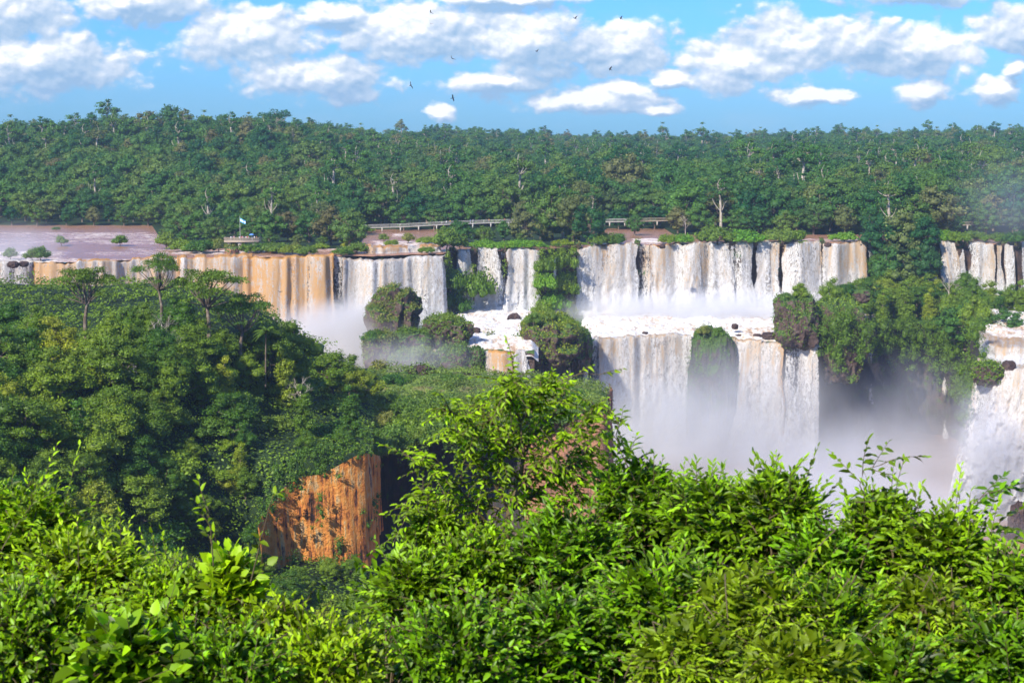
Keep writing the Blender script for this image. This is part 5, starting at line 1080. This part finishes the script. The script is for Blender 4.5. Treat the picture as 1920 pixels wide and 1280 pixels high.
CLO = {n: mat_plain('cloth_' + n, c, .8) for n, c in dict(white=(.75, .75, .75), navy=(.05, .06, .14), red=(.5, .06, .05), pink=(.6, .3, .35), blue=(.1, .25, .6), orange=(.7, .3, .08), grey=(.3, .3, .32), black=(.03, .03, .03), yellow=(.8, .6, .1)).items()}
SKIN = mat_plain('skin', (.45, .27, .18), .6); HAIR = mat_plain('hair', (.04, .025, .02), .7)
def person(loc, top, legs, label, h=1.7, rz=0., arm=0, group='people on the viewing deck'):
    mb = MB(); s = h / 1.7
    n = 10; th = np.arange(n) * 2 * math.pi / n
    def ring(z, a, b, cx=0, cy=0): return np.stack([cx + a * np.cos(th), cy + b * np.sin(th), np.full(n, z)], 1)
    rings = [(.84, .15, .11), (.95, .155, .115), (1.1, .13, .10), (1.3, .18, .12), (1.40, .19, .11), (1.46, .09, .08), (1.5, .055, .06), (1.54, .06, .07), (1.60, .08, .095), (1.67, .078, .09), (1.72, .04, .05)]
    V = np.concatenate([ring(z, a, b) for z, a, b in rings]) * s; f = gridf(len(rings), n, True)
    mb.add(V, f[:5 * n], 0); mb.add(V, f[5 * n:8 * n], 2); mb.add(V, f[8 * n:], 3)
    for sd in (-1, 1):
        mb.tube(np.array([[.09 * sd, 0, .9], [.10 * sd, .02, .48], [.10 * sd, 0, .07], [.10 * sd, -.12, .03]]) * s, np.array([.09, .065, .045, .04]) * s, 7, 1)
        el = np.array([.26 * sd, .04, 1.12]); ha = np.array([.2 * sd, -.18, 1.0]) if arm == 0 else np.array([.12 * sd, -.2, 1.55])
        mb.tube(np.array([[.17 * sd, 0, 1.39], el]) * s, np.array([.055, .045]) * s, 6, 0); mb.tube(np.array([el, ha]) * s, np.array([.04, .035]) * s, 6, 2)
    o = obj('person', mb.mesh('person', [CLO[top], CLO[legs], SKIN, HAIR])); o.location = loc; o.rotation_euler = (0, 0, rz); return tag(o, label, 'person', group)
DY = 608.
dk = W(453, 451, DY); e = empty('viewing_deck', tuple(dk)); tag(e, 'wooden viewing deck on stone piers jutting from the wooded spit', 'deck'); DZ = dk[2]
m_ = MB(); m_.box((0, 2, -.2), (12.6, 6, .35)); m_.box((.0, -.9, -.35), (12.2, .3, .5)); obj('platform', m_.mesh('deck_platform', M['wood']), e)
m_ = MB()
for x_ in np.arange(-6.1, 6.2, .35): m_.box((x_, -.95, .55), (.1, .08, 1.1))
for z_ in (.3, .75, 1.12): m_.box((0, -.99, z_), (12.3, .07, .14))
for sd in (-6.15, 6.15):
    for z_ in (.3, .75, 1.12): m_.box((sd, 2, z_), (.09, 5.8, .14))
obj('railing', m_.mesh('deck_railing', M['wood']), e)
for x_ in (-4.6, -.6, 4.6):
    m_ = MB(); m_.box((x_, .4, -1.1), (1.3, 1.6, 1.5)); m_.box((x_, .4, -2.6), (.9, 1.1, 1.8)); obj('pier', m_.mesh('deck_pier', M['concrete']), e)
ppl = [(433, 'white', 'grey', 'person in white near the left end of the deck'), (436, 'navy', 'navy', 'person in navy next to the one in white at the left end of the deck'), (439, 'pink', 'yellow', 'person in pink, third from the left end of the deck'), (449, 'white', 'navy', 'person in white just left of the flagpole'),
       (452.5, 'red', 'black', 'person in red just right of the flagpole'), (455, 'pink', 'grey', 'person in pink second right of the flagpole'), (458, 'navy', 'black', 'person in navy third right of the flagpole'), (461.5, 'white', 'navy', 'person in white in the middle of the right hand cluster'), (464, 'red', 'navy', 'person in dark red left of the blue umbrella'),
       (466, 'grey', 'black', 'person in grey closest to the blue umbrella on its left'), (473, 'blue', 'white', 'person in blue holding up the blue umbrella'), (477, 'white', 'grey', 'person in white right of the blue umbrella'), (481, 'orange', 'grey', 'person in orange at the right end of the deck')]
for i, (x_, a_, b_, l_) in enumerate(ppl):
    Y_ = DY + (.0 if i % 2 else .9) - .3; person((float(XP(x_, Y_, DZ)), Y_, DZ), a_, b_, l_, 1.6 + .14 * ((i * 7) % 3) / 2, (i * 2.3) % 1.2 - .6, arm=1 if i in (4, 7) else 0)
u = W(472, 441, DY - .2); e = empty('umbrella', (u[0], u[1], DZ + 1.0)); tag(e, 'open blue umbrella held over the people on the deck', 'umbrella')
m_ = MB(); n = 8; th = np.arange(n) * 2 * math.pi / n
V = np.concatenate([np.stack([r * np.cos(th), r * np.sin(th), np.full(n, z)], 1) for r, z in [(.02, 1.5), (.4, 1.42), (.75, 1.22), (.95, .95), (.93, .93), (.74, 1.19), (.4, 1.39)]]); m_.add(V, gridf(7, n, True)); obj('canopy', m_.mesh('umbrella_canopy', CLO['blue']), e)
m_ = MB(); m_.tube([(0, 0, 0), (0, 0, 1.55)], .02, 6); obj('shaft', m_.mesh('umbrella_shaft', M['steel']), e)
fp = W(450.5, 452, DY - .8); e = empty('flagpole', (fp[0], fp[1], DZ)); tag(e, 'white flagpole with a light blue and white flag, on the viewing deck', 'flagpole')
m_ = MB(); m_.tube([(0, 0, -.2), (0, 0, 4.5), (0, 0, 8.6)], [.09, .07, .05], 8); m_.blob((0, 0, 8.65), .1, 1, 0); obj('pole', m_.mesh('flag_pole', M['steel']), e)
nu, nv = 20, 10; uu, vv = np.meshgrid(np.linspace(0, 1, nu), np.linspace(0, 1, nv)); X_ = uu * 1.95; Z_ = 8.0 - vv * 1.3 - uu ** 1.2 * .95 + .05 * np.sin(uu * 9); Y_ = .22 * np.sin(uu * 8 + vv * 2) * uu
t = NT('flag_cloth'); uvn = t.n('UVMap').outputs[0]; vy = t.n('SeparateXYZ', i={0: uvn}).outputs[1]
bandm = t.math('MULTIPLY', t.ramp(vy, .32, .35), t.math('SUBTRACT', 1., t.ramp(vy, .65, .68)))
pr = t.n('BsdfPrincipled', i={'Base Color': t.mix(bandm, (.16, .48, .85), (.85, .87, .9)), 'Roughness': .8}); fm = t.surf(pr)
V = np.stack([X_, Y_, Z_], -1).reshape(-1, 3); V2 = V + np.array([0, .02, 0]); g_ = gridf(nv, nu)
me = mesh('flag', np.concatenate([V, V2]), np.concatenate([g_, g_[:, ::-1] + nu * nv]), fm, uv=np.tile(np.stack([uu, vv], -1).reshape(-1, 2), (2, 1))); obj('flag', me, e)
for i, (x_, y_, D_, a_, b_, l_) in enumerate([(837, 421, 723.5, 'white', 'navy', 'walker in white on the long walkway, left of the rounded tree'), (844, 420, 724, 'orange', 'grey', 'walker in orange by the rounded tree on the long walkway'), (882, 418.5, 725.4, 'blue', 'white', 'walker in blue, left one of the pair right of the rounded tree'), (887, 418.5, 725.5, 'white', 'white', 'walker in white, right one of the pair on the long walkway'), (917, 417.5, 726.6, 'orange', 'grey', 'walker in tan further right on the long walkway'), (946, 416.6, 727.4, 'red', 'navy', 'walker in dark red near the right end of the long walkway')]):
    p = W(x_, y_, D_); person((p[0], p[1], p[2]), a_, b_, l_, 1.7, i * .5, 0, 'people on the long walkway')
# birds
def bird(px_, py_, D, span, bank, yaw, label, pale=0, flap=.25):
    mb = MB(); s = span / 1.6
    mb.tube(np.array([[0, .32, .02], [0, .22, .03], [0, .05, .0], [0, -.18, 0], [0, -.36, .0]]) * s, np.array([.025, .05, .085, .06, .02]) * s, 8)
    mb.blob(np.array([0, .34, .04]) * s, .05 * s, 1, .1)
    mb.tube(np.array([[0, .37, .04], [0, .44, .01]]) * s, np.array([.02, .004]) * s, 5)
    mb.add(np.array([[-.05, -.28, .02], [.05, -.28, .02], [.13, -.52, .0], [0, -.56, 0], [-.13, -.52, 0], [0, -.4, -.02]]) * s, [[0, 1, 5], [1, 2, 5], [2, 3, 5], [3, 4, 5], [4, 0, 5]], 0)
    for sd in (-1, 1):
        st = [(.04, .14, -.14, 0), (.25, .2, -.14, .08), (.5, .17, -.13, .12 + flap * .2), (.68, .1, -.1, .13 + flap * .4), (.8, .0, -.1, .12 + flap * .6)]
        Vt = []
        for x_, le, te, z_ in st: Vt += [[x_ * sd, le, z_ + .012], [x_ * sd, (le + te) / 2, z_ + .03], [x_ * sd, te, z_]]
        mb.add(np.array(Vt) * s, gridf(5, 3)); mb.add(np.array(Vt) * s - np.array([0, 0, .02]) * s, gridf(5, 3)[:, ::-1])
        for k in range(4): a = np.array([.76, -.02 - k * .03, .12 + flap * .55]); b = np.array([.86 - k * .03, -.08 - k * .07, .13 + flap * .65]); mb.tube(np.array([a, b]) * np.array([sd, 1, 1]) * s, [.02 * s, .006 * s], 4)
    o = obj('bird', mb.mesh('bird', M['dark'] if not pale else CLO['grey'])); o.location = W(px_, py_, D); o.rotation_euler = (bank[0], bank[1], yaw); tag(o, label, 'bird', 'birds in flight')
bird(808, 24, 430, 1.8, (.5, .5, .6), 1.2, 'dark bird highest in the sky, left of the big white cloud'); bird(808, 45, 520, 1.2, (.6, .3, 0), .4, 'pale small bird just under the highest dark one', 1, .8)
bird(848, 110, 400, 1.7, (.5, .45, 0), .9, 'dark bird gliding halfway down the sky, left of the white cloud'); bird(770, 160, 400, 1.7, (.9, 1.2, 0), .5, 'dark bird banking steeply, leftmost and low in the sky')
bird(849, 184, 400, 1.6, (1.3, 1.35, .2), .2, 'dark bird lowest in the sky, wings upright'); bird(1078, 35, 430, 1.6, (.3, .2, 0), 2.2, 'dark bird near the top between two clouds', 0, .6)
bird(1164, 35, 470, 1.7, (.6, -.6, 0), 1.2, 'thin dark bird near the top, right of the other high ones'); bird(1006, 97, 500, 1.5, (.5, -.3, 0), 1., 'small bird crossing the big white cloud', 0, .8); bird(1144, 130, 450, 1.7, (.7, -.65, 0), 1.1, 'dark bird tilted over the grey cloud, furthest right of the low ones')
bird(525, 547, 420, 1.2, (.4, .1, 0), .3, 'small dark bird in front of the golden orange curtain'); bird(797, 554, 420, 1.0, (.5, -.5, 0), .8, 'tiny dark bird in front of the creamy curtain')
# ================================================================ near shrubs: every leaf a folded blade on a twig
LT = np.array([[0, 0, 0], [.28, -.5, .10], [.30, 0, 0], [.28, .5, .10], [.68, -.38, .06], [.70, 0, -.03], [.68, .38, .06], [1, 0, -.13]])
LF4 = np.array([[1, 4, 5, 2], [2, 5, 6, 3]]); LF3 = np.array([[0, 1, 2], [0, 2, 3], [4, 7, 5], [5, 7, 6]])
def nrm(v): return v / (np.linalg.norm(v, axis=-1)[..., None] + 1e-9)
def blades(mb, P, A, U, ln, wd, tone, curl=1.):
    """P base, A direction along the blade, U rough upper side"""
    A = nrm(A); S_ = nrm(np.cross(A, U)); N = np.cross(S_, A); n = len(P)
    V = P[:, None] + LT[None, :, 0:1] * (ln[:, None, None] * A[:, None]) + LT[None, :, 1:2] * (wd[:, None, None] * S_[:, None]) + LT[None, :, 2:3] * (ln[:, None, None] * N[:, None]) * curl
    k = np.arange(n)[:, None, None] * 8; V = V.reshape(-1, 3)
    tt = np.repeat(tone, 8); mb.V.append(V); mb.T.append(tt)
    for kk, Fx in ((4, LF4), (3, LF3)):
        f = (k + Fx[None]).reshape(-1, kk) + mb.n; mb.F[kk].append(f); mb.M[kk].append(np.zeros(len(f), int))
    mb.n += len(V)
def twig(lb, tb, p0, d, L, style, rg, r=.004):
    """a curved twig with leaves set along it"""
    st = STY[style]; k = 7; t = np.linspace(0, 1, k)[:, None]
    bend = rg.normal(size=3) * .18 * L; sag = np.array([0, 0, -1.]) * L * st['sag']
    C = p0 + d * L * t + bend * t ** 2 + sag * t ** 2
    tb.tube(C, np.linspace(r, r * .35, k), 4)
    T = nrm(np.gradient(C, axis=0)); n = max(5, int(L / st['gap'])); s = np.linspace(.12, 1., n)
    Pp = np.stack([np.interp(s, t[:, 0], C[:, j]) for j in range(3)], 1); Tt = np.stack([np.interp(s, t[:, 0], T[:, j]) for j in range(3)], 1)
    side = nrm(np.cross(Tt, [0, 0, 1.])); ss = np.where(np.arange(n) % 2, 1, -1)[:, None]
    if style == 'spiral':
        a = np.arange(n) * 2.4; up = np.cross(side, Tt); side = side * np.cos(a)[:, None] + up * np.sin(a)[:, None]; ss = 1
    A = Tt * st['fwd'] + side * ss + np.array([0, 0, -1.]) * st['droop'] + rg.normal(size=(n, 3)) * st['jit']
    tip = np.clip((s - .7) / .3, 0, 1)[:, None]; A = A * (1 - .5 * tip) + Tt * tip * .9
    U = np.array([-.42, -.58, .75]) + rg.normal(size=(n, 3)) * .38 - side * ss * .1
    env = np.sin(np.pi * np.clip(.2 + .68 * s, 0, 1)) ** .5
    ln = st['len'] * env * (.75 + .5 * rg.rand(n)); wd = ln * st['wid'] * (.85 + .3 * rg.rand(n))
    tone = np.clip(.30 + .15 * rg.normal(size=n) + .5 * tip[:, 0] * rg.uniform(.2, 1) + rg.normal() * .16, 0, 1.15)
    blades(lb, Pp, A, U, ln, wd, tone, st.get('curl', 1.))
STY = {'alt': dict(gap=.023, fwd=.65, droop=.12, jit=.3, len=.069, wid=.36, sag=.12, curl=.8),
       'spiral': dict(gap=.025, fwd=.6, droop=.05, jit=.35, len=.055, wid=.5, sag=.05),
       'pinn': dict(gap=.016, fwd=.45, droop=.2, jit=.15, len=.055, wid=.30, sag=.32, curl=1.4),
       'comp': dict(gap=.022, fwd=.55, droop=.35, jit=.18, len=.055, wid=.33, sag=.3, curl=1.5),
       'broad': dict(gap=.05, fwd=.6, droop=.15, jit=.25, len=.125, wid=.58, sag=.1, curl=.6)}
def fshrub(px_, py_, D, rpx, style, mat, label, seed, ntw=90, tl=(.28, .6), ry=None, name='shrub', up=.55, inner=.55, ground=True, sq=1.):
    """crown of twigs; centre and radius in photograph pixels at distance D"""
    rg = np.random.RandomState(seed); c = W(px_, py_, D); r = rpx * D / F; rz_ = (ry or rpx) * D / F; lb, tb = MB(), MB()
    base = np.array([c[0] + rg.normal() * .1, c[1] + .15, c[2] - rz_ - .9])
    e = empty(name, tuple(base)); tag(e, label, 'shrub' if name == 'shrub' else 'tree', 'near shrubs along the lookout')
    c = c - base
    main = []
    for i in range(7):
        a = rg.rand() * 6.28; q = c + np.array([math.cos(a) * r * .5, math.sin(a) * r * .5, rz_ * rg.uniform(-.3, .45)])
        main.append(limb(tb, (rg.normal() * .05, rg.normal() * .05, -.2), q, .016, .006, rg, .08, 6, 5))
    n = int(ntw * 1.9)
    d = rg.normal(size=(n, 3)); d = nrm(d); d[:, 2] = np.where(d[:, 2] < -.25, -d[:, 2], d[:, 2]); d[:, 1] = np.where(rg.rand(n) < .35, -np.abs(d[:, 1]), d[:, 1])
    rad = rg.uniform(inner, 1., n) * (1 + .10 * vn(d[:, 0] * 2.5 + seed, d[:, 1] * 2.5, d[:, 2] * 2.5))
    for i in range(n):
        L = rg.uniform(*tl) * (r / .5) ** .3; tip = c + d[i] * np.array([r, r * sq, rz_]) * rad[i]
        dr = nrm(d[i] * .8 + np.array([0, 0, up]) + rg.normal(size=3) * .3); p0 = tip - dr * L
        if i % 3 == 0:
            mp = main[rg.randint(7)]; q = mp[rg.randint(3, 6)]; limb(tb, q, p0, .006, .004, rg, .1, 4, 4)
        twig(lb, tb, p0, dr, L, style, rg)
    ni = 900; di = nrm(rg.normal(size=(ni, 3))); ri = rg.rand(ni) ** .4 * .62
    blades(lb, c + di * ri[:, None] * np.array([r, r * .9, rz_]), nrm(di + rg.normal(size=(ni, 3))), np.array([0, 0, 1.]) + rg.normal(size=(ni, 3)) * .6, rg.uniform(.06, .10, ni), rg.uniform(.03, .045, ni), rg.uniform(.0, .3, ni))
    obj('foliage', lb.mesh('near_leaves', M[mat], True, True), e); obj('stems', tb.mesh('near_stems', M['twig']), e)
    return e
FG = [  # px, py, D, radius px, ry, style, material, label, twigs
 (40, 1010, 10.5, 175, 150, 'alt', 'fg2', 'lime green bush standing highest at the left edge', 120),
 (165, 1085, 10., 150, 130, 'alt', 'fg2', 'lime green bush just right of the highest one at the left edge', 100),
 (330, 1150, 9.6, 140, 125, 'spiral', 'fg2', 'yellow green bush with small leaves, below the middle of the left wood', 120),
 (430, 1110, 9.6, 70, 100, 'broad', 'fg2', 'upright sprouting bush with round pale leaves, left of the orange cliff', 34),
 (520, 1200, 9.4, 120, 95, 'spiral', 'fg2', 'low yellow green bush in the gap below the orange cliff', 100),
 (60, 1200, 8.2, 175, 150, 'spiral', 'fg1', 'dark glossy small leaved bush in the bottom left corner', 150),
 (250, 1240, 8., 150, 120, 'broad', 'fg1', 'bush with big oval leaves near the bottom left', 62),
 (420, 1260, 8., 140, 110, 'spiral', 'fg1', 'bush at the bottom edge right of the big oval leaves', 120),
 (620, 1255, 8.2, 130, 110, 'spiral', 'fg2', 'low bush at the bottom edge under the gap', 110),
 (815, 1015, 10.2, 85, 95, 'comp', 'fg1', 'left flank bush below the young feathery tree', 60),
 (775, 1110, 9.6, 105, 105, 'alt', 'fg1', 'bush with green oval leaves right of the gap', 80),
 (900, 1080, 9.8, 130, 110, 'spiral', 'fg1', 'dense bush directly below the young tree', 120),
 (860, 1225, 8.4, 160, 125, 'spiral', 'fg1', 'dark dense bush at the bottom, left of the middle', 150),
 (1060, 1040, 9.8, 130, 120, 'alt', 'fg1', 'dark green bush between the young tree and the glossy bushes', 95),
 (1055, 1200, 8.6, 160, 130, 'alt', 'fg1', 'dark bush at the bottom middle with a few long bright leaves', 120),
 (1195, 960, 10.4, 120, 150, 'alt', 'fg1', 'glossy bush rising to a peak against the white mist, right of the young tree', 105),
 (1330, 985, 10., 130, 135, 'alt', 'fg1', 'glossy bush second from the peak one, against the mist', 110),
 (1455, 970, 9.8, 115, 125, 'alt', 'fg1', 'rounded glossy bush left of the notch in the skyline of bushes', 105),
 (1540, 1060, 9.4, 110, 100, 'alt', 'fg1', 'glossy bush filling the notch', 85),
 (1655, 1000, 9.6, 110, 118, 'alt', 'fg1', 'glossy bush right of the notch with an airy sprig on top', 95),
 (1770, 1040, 9.2, 110, 120, 'alt', 'fg1', 'glossy bush in front of the great plunge', 95),
 (1880, 1120, 9., 90, 110, 'alt', 'fg1', 'glossy bush at the right edge below the river rocks', 80),
 (1240, 1130, 8.6, 150, 120, 'alt', 'fg1', 'bush with drooping bright leaf tips in the lower middle', 110),
 (1400, 1150, 8.2, 165, 120, 'pinn', 'fg3', 'feathery yellow green bush with drooping leaflets, lower right of the middle', 120),
 (1290, 1240, 7.6, 150, 110, 'pinn', 'fg3', 'feathery bush at the bottom with tan arching stems', 100),
 (1560, 1180, 8.2, 140, 120, 'alt', 'fg1', 'glossy bush in the lower right behind the feathery ones', 100),
 (1720, 1160, 8.2, 150, 110, 'pinn', 'fg3', 'feathery bush in the lower right below the great plunge', 100),
 (1500, 1260, 7.4, 160, 100, 'pinn', 'fg3', 'feathery bush at the bottom edge, lower right', 90),
 (1680, 1270, 7.6, 140, 90, 'alt', 'fg1', 'glossy bush at the bottom edge, lower right', 85),
 (1860, 1235, 8., 130, 110, 'alt', 'fg1', 'glossy bush in the bottom right corner', 95)]
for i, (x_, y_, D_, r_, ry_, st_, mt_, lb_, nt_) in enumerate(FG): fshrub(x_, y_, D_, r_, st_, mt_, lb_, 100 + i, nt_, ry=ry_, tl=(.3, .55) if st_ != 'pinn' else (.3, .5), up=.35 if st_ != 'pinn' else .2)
# the young tree in the middle: explicit limbs
def young_tree():
    rg = np.random.RandomState(5); D = 10.4; lb, tb = MB(), MB(); base = W(950, 1130, D) - np.array([0, 0, .6])
    e = empty('young_tree', tuple(base)); tag(e, 'young feathery tree with thin dark branches rising in the middle in front of the headland', 'tree')
    q = lambda x, y, dz=0.: W(x, y, D + dz) - base
    tr = [q(950, 1150), q(948, 1020), q(955, 960), q(975, 900), q(982, 855), q(975, 790), q(963, 715)]; tb.tube(tr, [.03, .026, .022, .017, .012, .008, .004], 6)
    for fr, pts in [(1, [(900, 960), (860, 900), (825, 860), (780, 845)]), (2, [(930, 900), (900, 850), (870, 810), (850, 770)]), (2, [(1000, 920), (1040, 880), (1075, 850), (1105, 830)]), (3, [(1010, 850), (1050, 800), (1090, 765), (1120, 725)]), (3, [(940, 840), (900, 780), (870, 750), (840, 735)]),
                    (4, [(1000, 790), (1040, 740), (1060, 700)]), (5, [(960, 720), (950, 700), (962, 680)]), (4, [(950, 790), (920, 750), (900, 735)]), (3, [(1030, 880), (1080, 850), (1110, 790)]), (2, [(890, 930), (830, 930), (780, 925)]), (5, [(990, 740), (1010, 715), (1030, 692)]), (1, [(1000, 970), (1050, 940), (1090, 900)]), (1, [(900, 1000), (840, 985), (770, 950)])]:
        pts = [(x, y + 34 * float(sst(1000, 780, y)) if False else y + 34 * min(1, max(0, (980 - y) / 200))) for x, y in pts]; dz = rg.uniform(-.5, .5); P = [tr[fr]] + [q(x, y, dz * (k + 1) / len(pts)) for k, (x, y) in enumerate(pts)]; P = np.array(P); tb.tube(P, np.linspace(.010, .003, len(P)), 5)
        Ld = np.concatenate([[0], np.cumsum(np.linalg.norm(np.diff(P, axis=0), axis=1))])
        for s in np.arange(.12, 1.001, .045):
            p = np.array([np.interp(s * Ld[-1], Ld, P[:, k]) for k in range(3)]); dd = nrm(P[-1] - P[0])
            for _ in range(2 if s < .9 else 3):
                d = nrm(dd * .7 + rg.normal(size=3) * .6 + np.array([0, 0, .15])); twig(lb, tb, p, d, rg.uniform(.12, .26), 'comp', rg, .004)
    for s in np.linspace(.35, 1, 12):
        k = min(5, int(s * 6)); p = tr[k] * (1 - (s * 6 - k)) + tr[min(6, k + 1)] * (s * 6 - k) if k < 6 else tr[6]
        for _ in range(3): twig(lb, tb, p, nrm(rg.normal(size=3) + np.array([0, 0, .4])), rg.uniform(.18, .36), 'comp', rg, .004)
    obj('foliage', lb.mesh('young_leaves', M['fg2'], True, True), e); obj('branches', tb.mesh('young_branches', M['twig']), e)
young_tree()
def sprig(pts, D, style, mat, label, n, seed, name='sprig', L=(.15, .3)):
    rg = np.random.RandomState(seed); lb, tb = MB(), MB(); P = np.array([W(x, y, D) for x, y in pts]); b = P[0].copy(); P -= b
    e = empty(name, tuple(b)); tag(e, label, 'sprig'); tb.tube(P, np.linspace(.004, .002, len(P)), 5); T_ = nrm(np.gradient(P, axis=0))
    for s in np.linspace(.25, 1, n):
        k = s * (len(P) - 1); i = min(int(k), len(P) - 2); p = P[i] * (1 - (k - i)) + P[i + 1] * (k - i); twig(lb, tb, p, nrm(T_[i] + rg.normal(size=3) * .5), rg.uniform(*L), style, rg, .003)
    obj('foliage', lb.mesh('sprig_leaves', M[mat], True, True), e); obj('stem', tb.mesh('sprig_stem', M['twig']), e)
sprig([(1190, 900), (1165, 850), (1155, 815), (1160, 800)], 10.2, 'alt', 'fg1', 'topmost leafy sprig of the glossy bushes, beside the end of the headland', 6, 1)
sprig([(1640, 960), (1612, 910), (1620, 880), (1650, 872)], 9.5, 'alt', 'fg1', 'airy sprig right of the notch against the lilac mist', 6, 2)
sprig([(1780, 990), (1815, 950), (1850, 925), (1888, 915)], 9.2, 'alt', 'fg1', 'sprig reaching right in front of the foot of the great plunge', 6, 3)
sprig([(1800, 1020), (1840, 990), (1868, 985)], 9.2, 'alt', 'fg1', 'lower sprig reaching right below the river rocks', 5, 4)
sprig([(470, 1090), (490, 1010), (505, 950), (512, 930)], 8.6, 'spiral', 'fg2', 'thin dark shoot with few leaves in front of the orange cliff', 2, 5, L=(.05, .1))
sprig([(400, 1060), (395, 990), (390, 955)], 9., 'spiral', 'fg2', 'leafy shoot with yellowish round leaves left of the orange cliff', 4, 6, L=(.1, .2))
sprig([(1060, 1000), (1010, 960), (1040, 760), (1045, 715), (1090, 700), (1125, 702)][2:], 10.6, 'comp', 'fg2', 'arching bare stem with a leafy tip above the young tree, to its right', 3, 7, L=(.08, .18))

# ================================================================ spray and air
def vol(name, label, c, r, dens, col, kind='ell', nsc=.05, soft=1., aniso=.1, power=1.5, contrast=1.6, stretch=(1, 1, 1)):
    """closed body of spray whose density fades to nothing at its rim"""
    v, f = ICO[3]
    c = np.asarray(c, float); r = np.asarray(r, float)
    t = NT('spray_' + name)
    oc = t.n('TexCoord').outputs['Object']; q = t.vmath('MULTIPLY', oc, tuple(1 / r))
    L = t.n('VectorMath', operation='LENGTH'); t.put(L.inputs[0], q); L = L.outputs['Value']
    fall_ = t.math('POWER', t.math('MAXIMUM', t.math('SUBTRACT', 1., L), 0.), power)
    if kind == 'floor':   # thickest at the bottom
        zz = t.n('SeparateXYZ', i={0: q}).outputs[2]; fall_ = t.math('MULTIPLY', fall_, t.math('MULTIPLY_ADD', zz, -.6, .5, True))
    n = t.noise(t.scale(oc, tuple(nsc * s for s in stretch)), 1., 3, .6, .6)
    n = t.math('MAXIMUM', t.math('MULTIPLY_ADD', t.math('SUBTRACT', n, .5), contrast * 2.2, 1.), .05)
    d = t.math('MULTIPLY', t.math('MULTIPLY', fall_, n), dens)
    pv = t.n('VolumePrincipled', i={'Color': col, 'Density': d, 'Anisotropy': aniso}); t.t.links.new(pv.outputs[0], t.out.inputs['Volume'])
    o = struct(obj('mist', mesh('mist', v * r * 1.0, f, t.m)), 'stuff'); o.location = c; o['label'] = label
    return o
WH = (.99, .99, 1.)
vol('a', 'white spray filling the left basin', W(640, 655, 525), (34, 26, 17), .36, (.98, .95, .92), nsc=.06)
vol('a2', 'white spray at the foot of the creamy curtain', W(690, 600, 560), (30, 14, 11), .12, WH, nsc=.08)
vol('b', 'spray at the foot of the huge lower curtain', W(1230, 840, 525), (44, 30, 30), .28, WH, 'floor', nsc=.05)
vol('c', 'spray over the canyon water below the right hand curtain and the alcove', W(1560, 900, 520), (70, 44, 30), .26, (.95, .96, 1.), 'floor', nsc=.035)
vol('d', 'spray around the great plunge', W(1880, 870, 466), (22, 14, 20), .07, WH, nsc=.09, contrast=2.4)
vol('m', 'billows of spray thrown out on the left of the great plunge', W(1845, 820, 462), (12, 8, 18), .22, WH, nsc=.16, contrast=2.6)
vol('e', 'drifting spray above the lower curtains', W(1340, 760, 535), (54, 16, 24), .09, (.96, .97, 1.), nsc=.05)
vol('f', 'fine spray in the shaded alcove', W(1690, 780, 560), (38, 22, 26), .045, (.85, .88, .97), nsc=.04)
vol('g', 'fine spray drifting up at the right edge', W(1900, 380, 640), (30, 30, 26), .010, (.85, .91, 1.), nsc=.03)
vol('h', 'fine spray over the far left veils and rapids', W(20, 470, 560), (26, 40, 12), .02, WH, nsc=.05)
vol('i', 'spray at the foot of the golden tan curtain', W(1300, 592, 606), (66, 14, 11), .30, WH, nsc=.1)
vol('k', 'low bank of spray lying on the canyon water', W(1550, 980, 470), (75, 46, 15), .22, (.93, .93, .96), nsc=.04)
vol('l', 'spray at the foot of the fan shaped fall', W(920, 600, 590), (16, 8, 5), .12, WH, nsc=.1)
vol('j', 'thin haze in front of the misty terrace', W(760, 670, 480), (24, 14, 8), .05, WH, nsc=.08)
hz = NT('air'); pv = hz.n('VolumePrincipled', i={'Color': (.55, .76, 1.), 'Density': .00010, 'Anisotropy': .2}); hz.t.links.new(pv.outputs[0], hz.out.inputs['Volume'])
m_ = MB(); m_.box((0, 1450, 15), (5200, 3100, 184)); struct(obj('haze', m_.mesh('haze', hz.m, False)), 'stuff')
# dense dark thicket on the bank just below and behind the near shrubs
def thicket():
    rg = np.random.RandomState(8); lb = MB(); P = []
    for (x0, x1, y0, y1, D0, D1, n) in [(-40, 1960, 1190, 1330, 9.5, 12.5, 9000), (1150, 1960, 1050, 1200, 11, 13, 7000), (-60, 330, 1080, 1200, 11, 13, 2500), (700, 1160, 1060, 1200, 10.8, 12.6, 3500)]:
        x = rg.uniform(x0, x1, n); y = rg.uniform(y0, y1, n); D = rg.uniform(D0, D1, n); P.append(W(x, y, D))
    P = np.concatenate(P); n = len(P); P = P + .12 * rg.normal(size=P.shape)
    blades(lb, P, rg.normal(size=(n, 3)) + np.array([0, -.3, .2]), np.array([0, 0, 1.]) + rg.normal(size=(n, 3)) * .5, rg.uniform(.06, .11, n), rg.uniform(.025, .045, n), rg.uniform(.0, .5, n))
    o = struct(obj('undergrowth', lb.mesh('thicket_leaves', M['fg1'], True, True)), 'stuff'); o['label'] = 'dense leafy thicket on the bank below the near shrubs'
thicket()
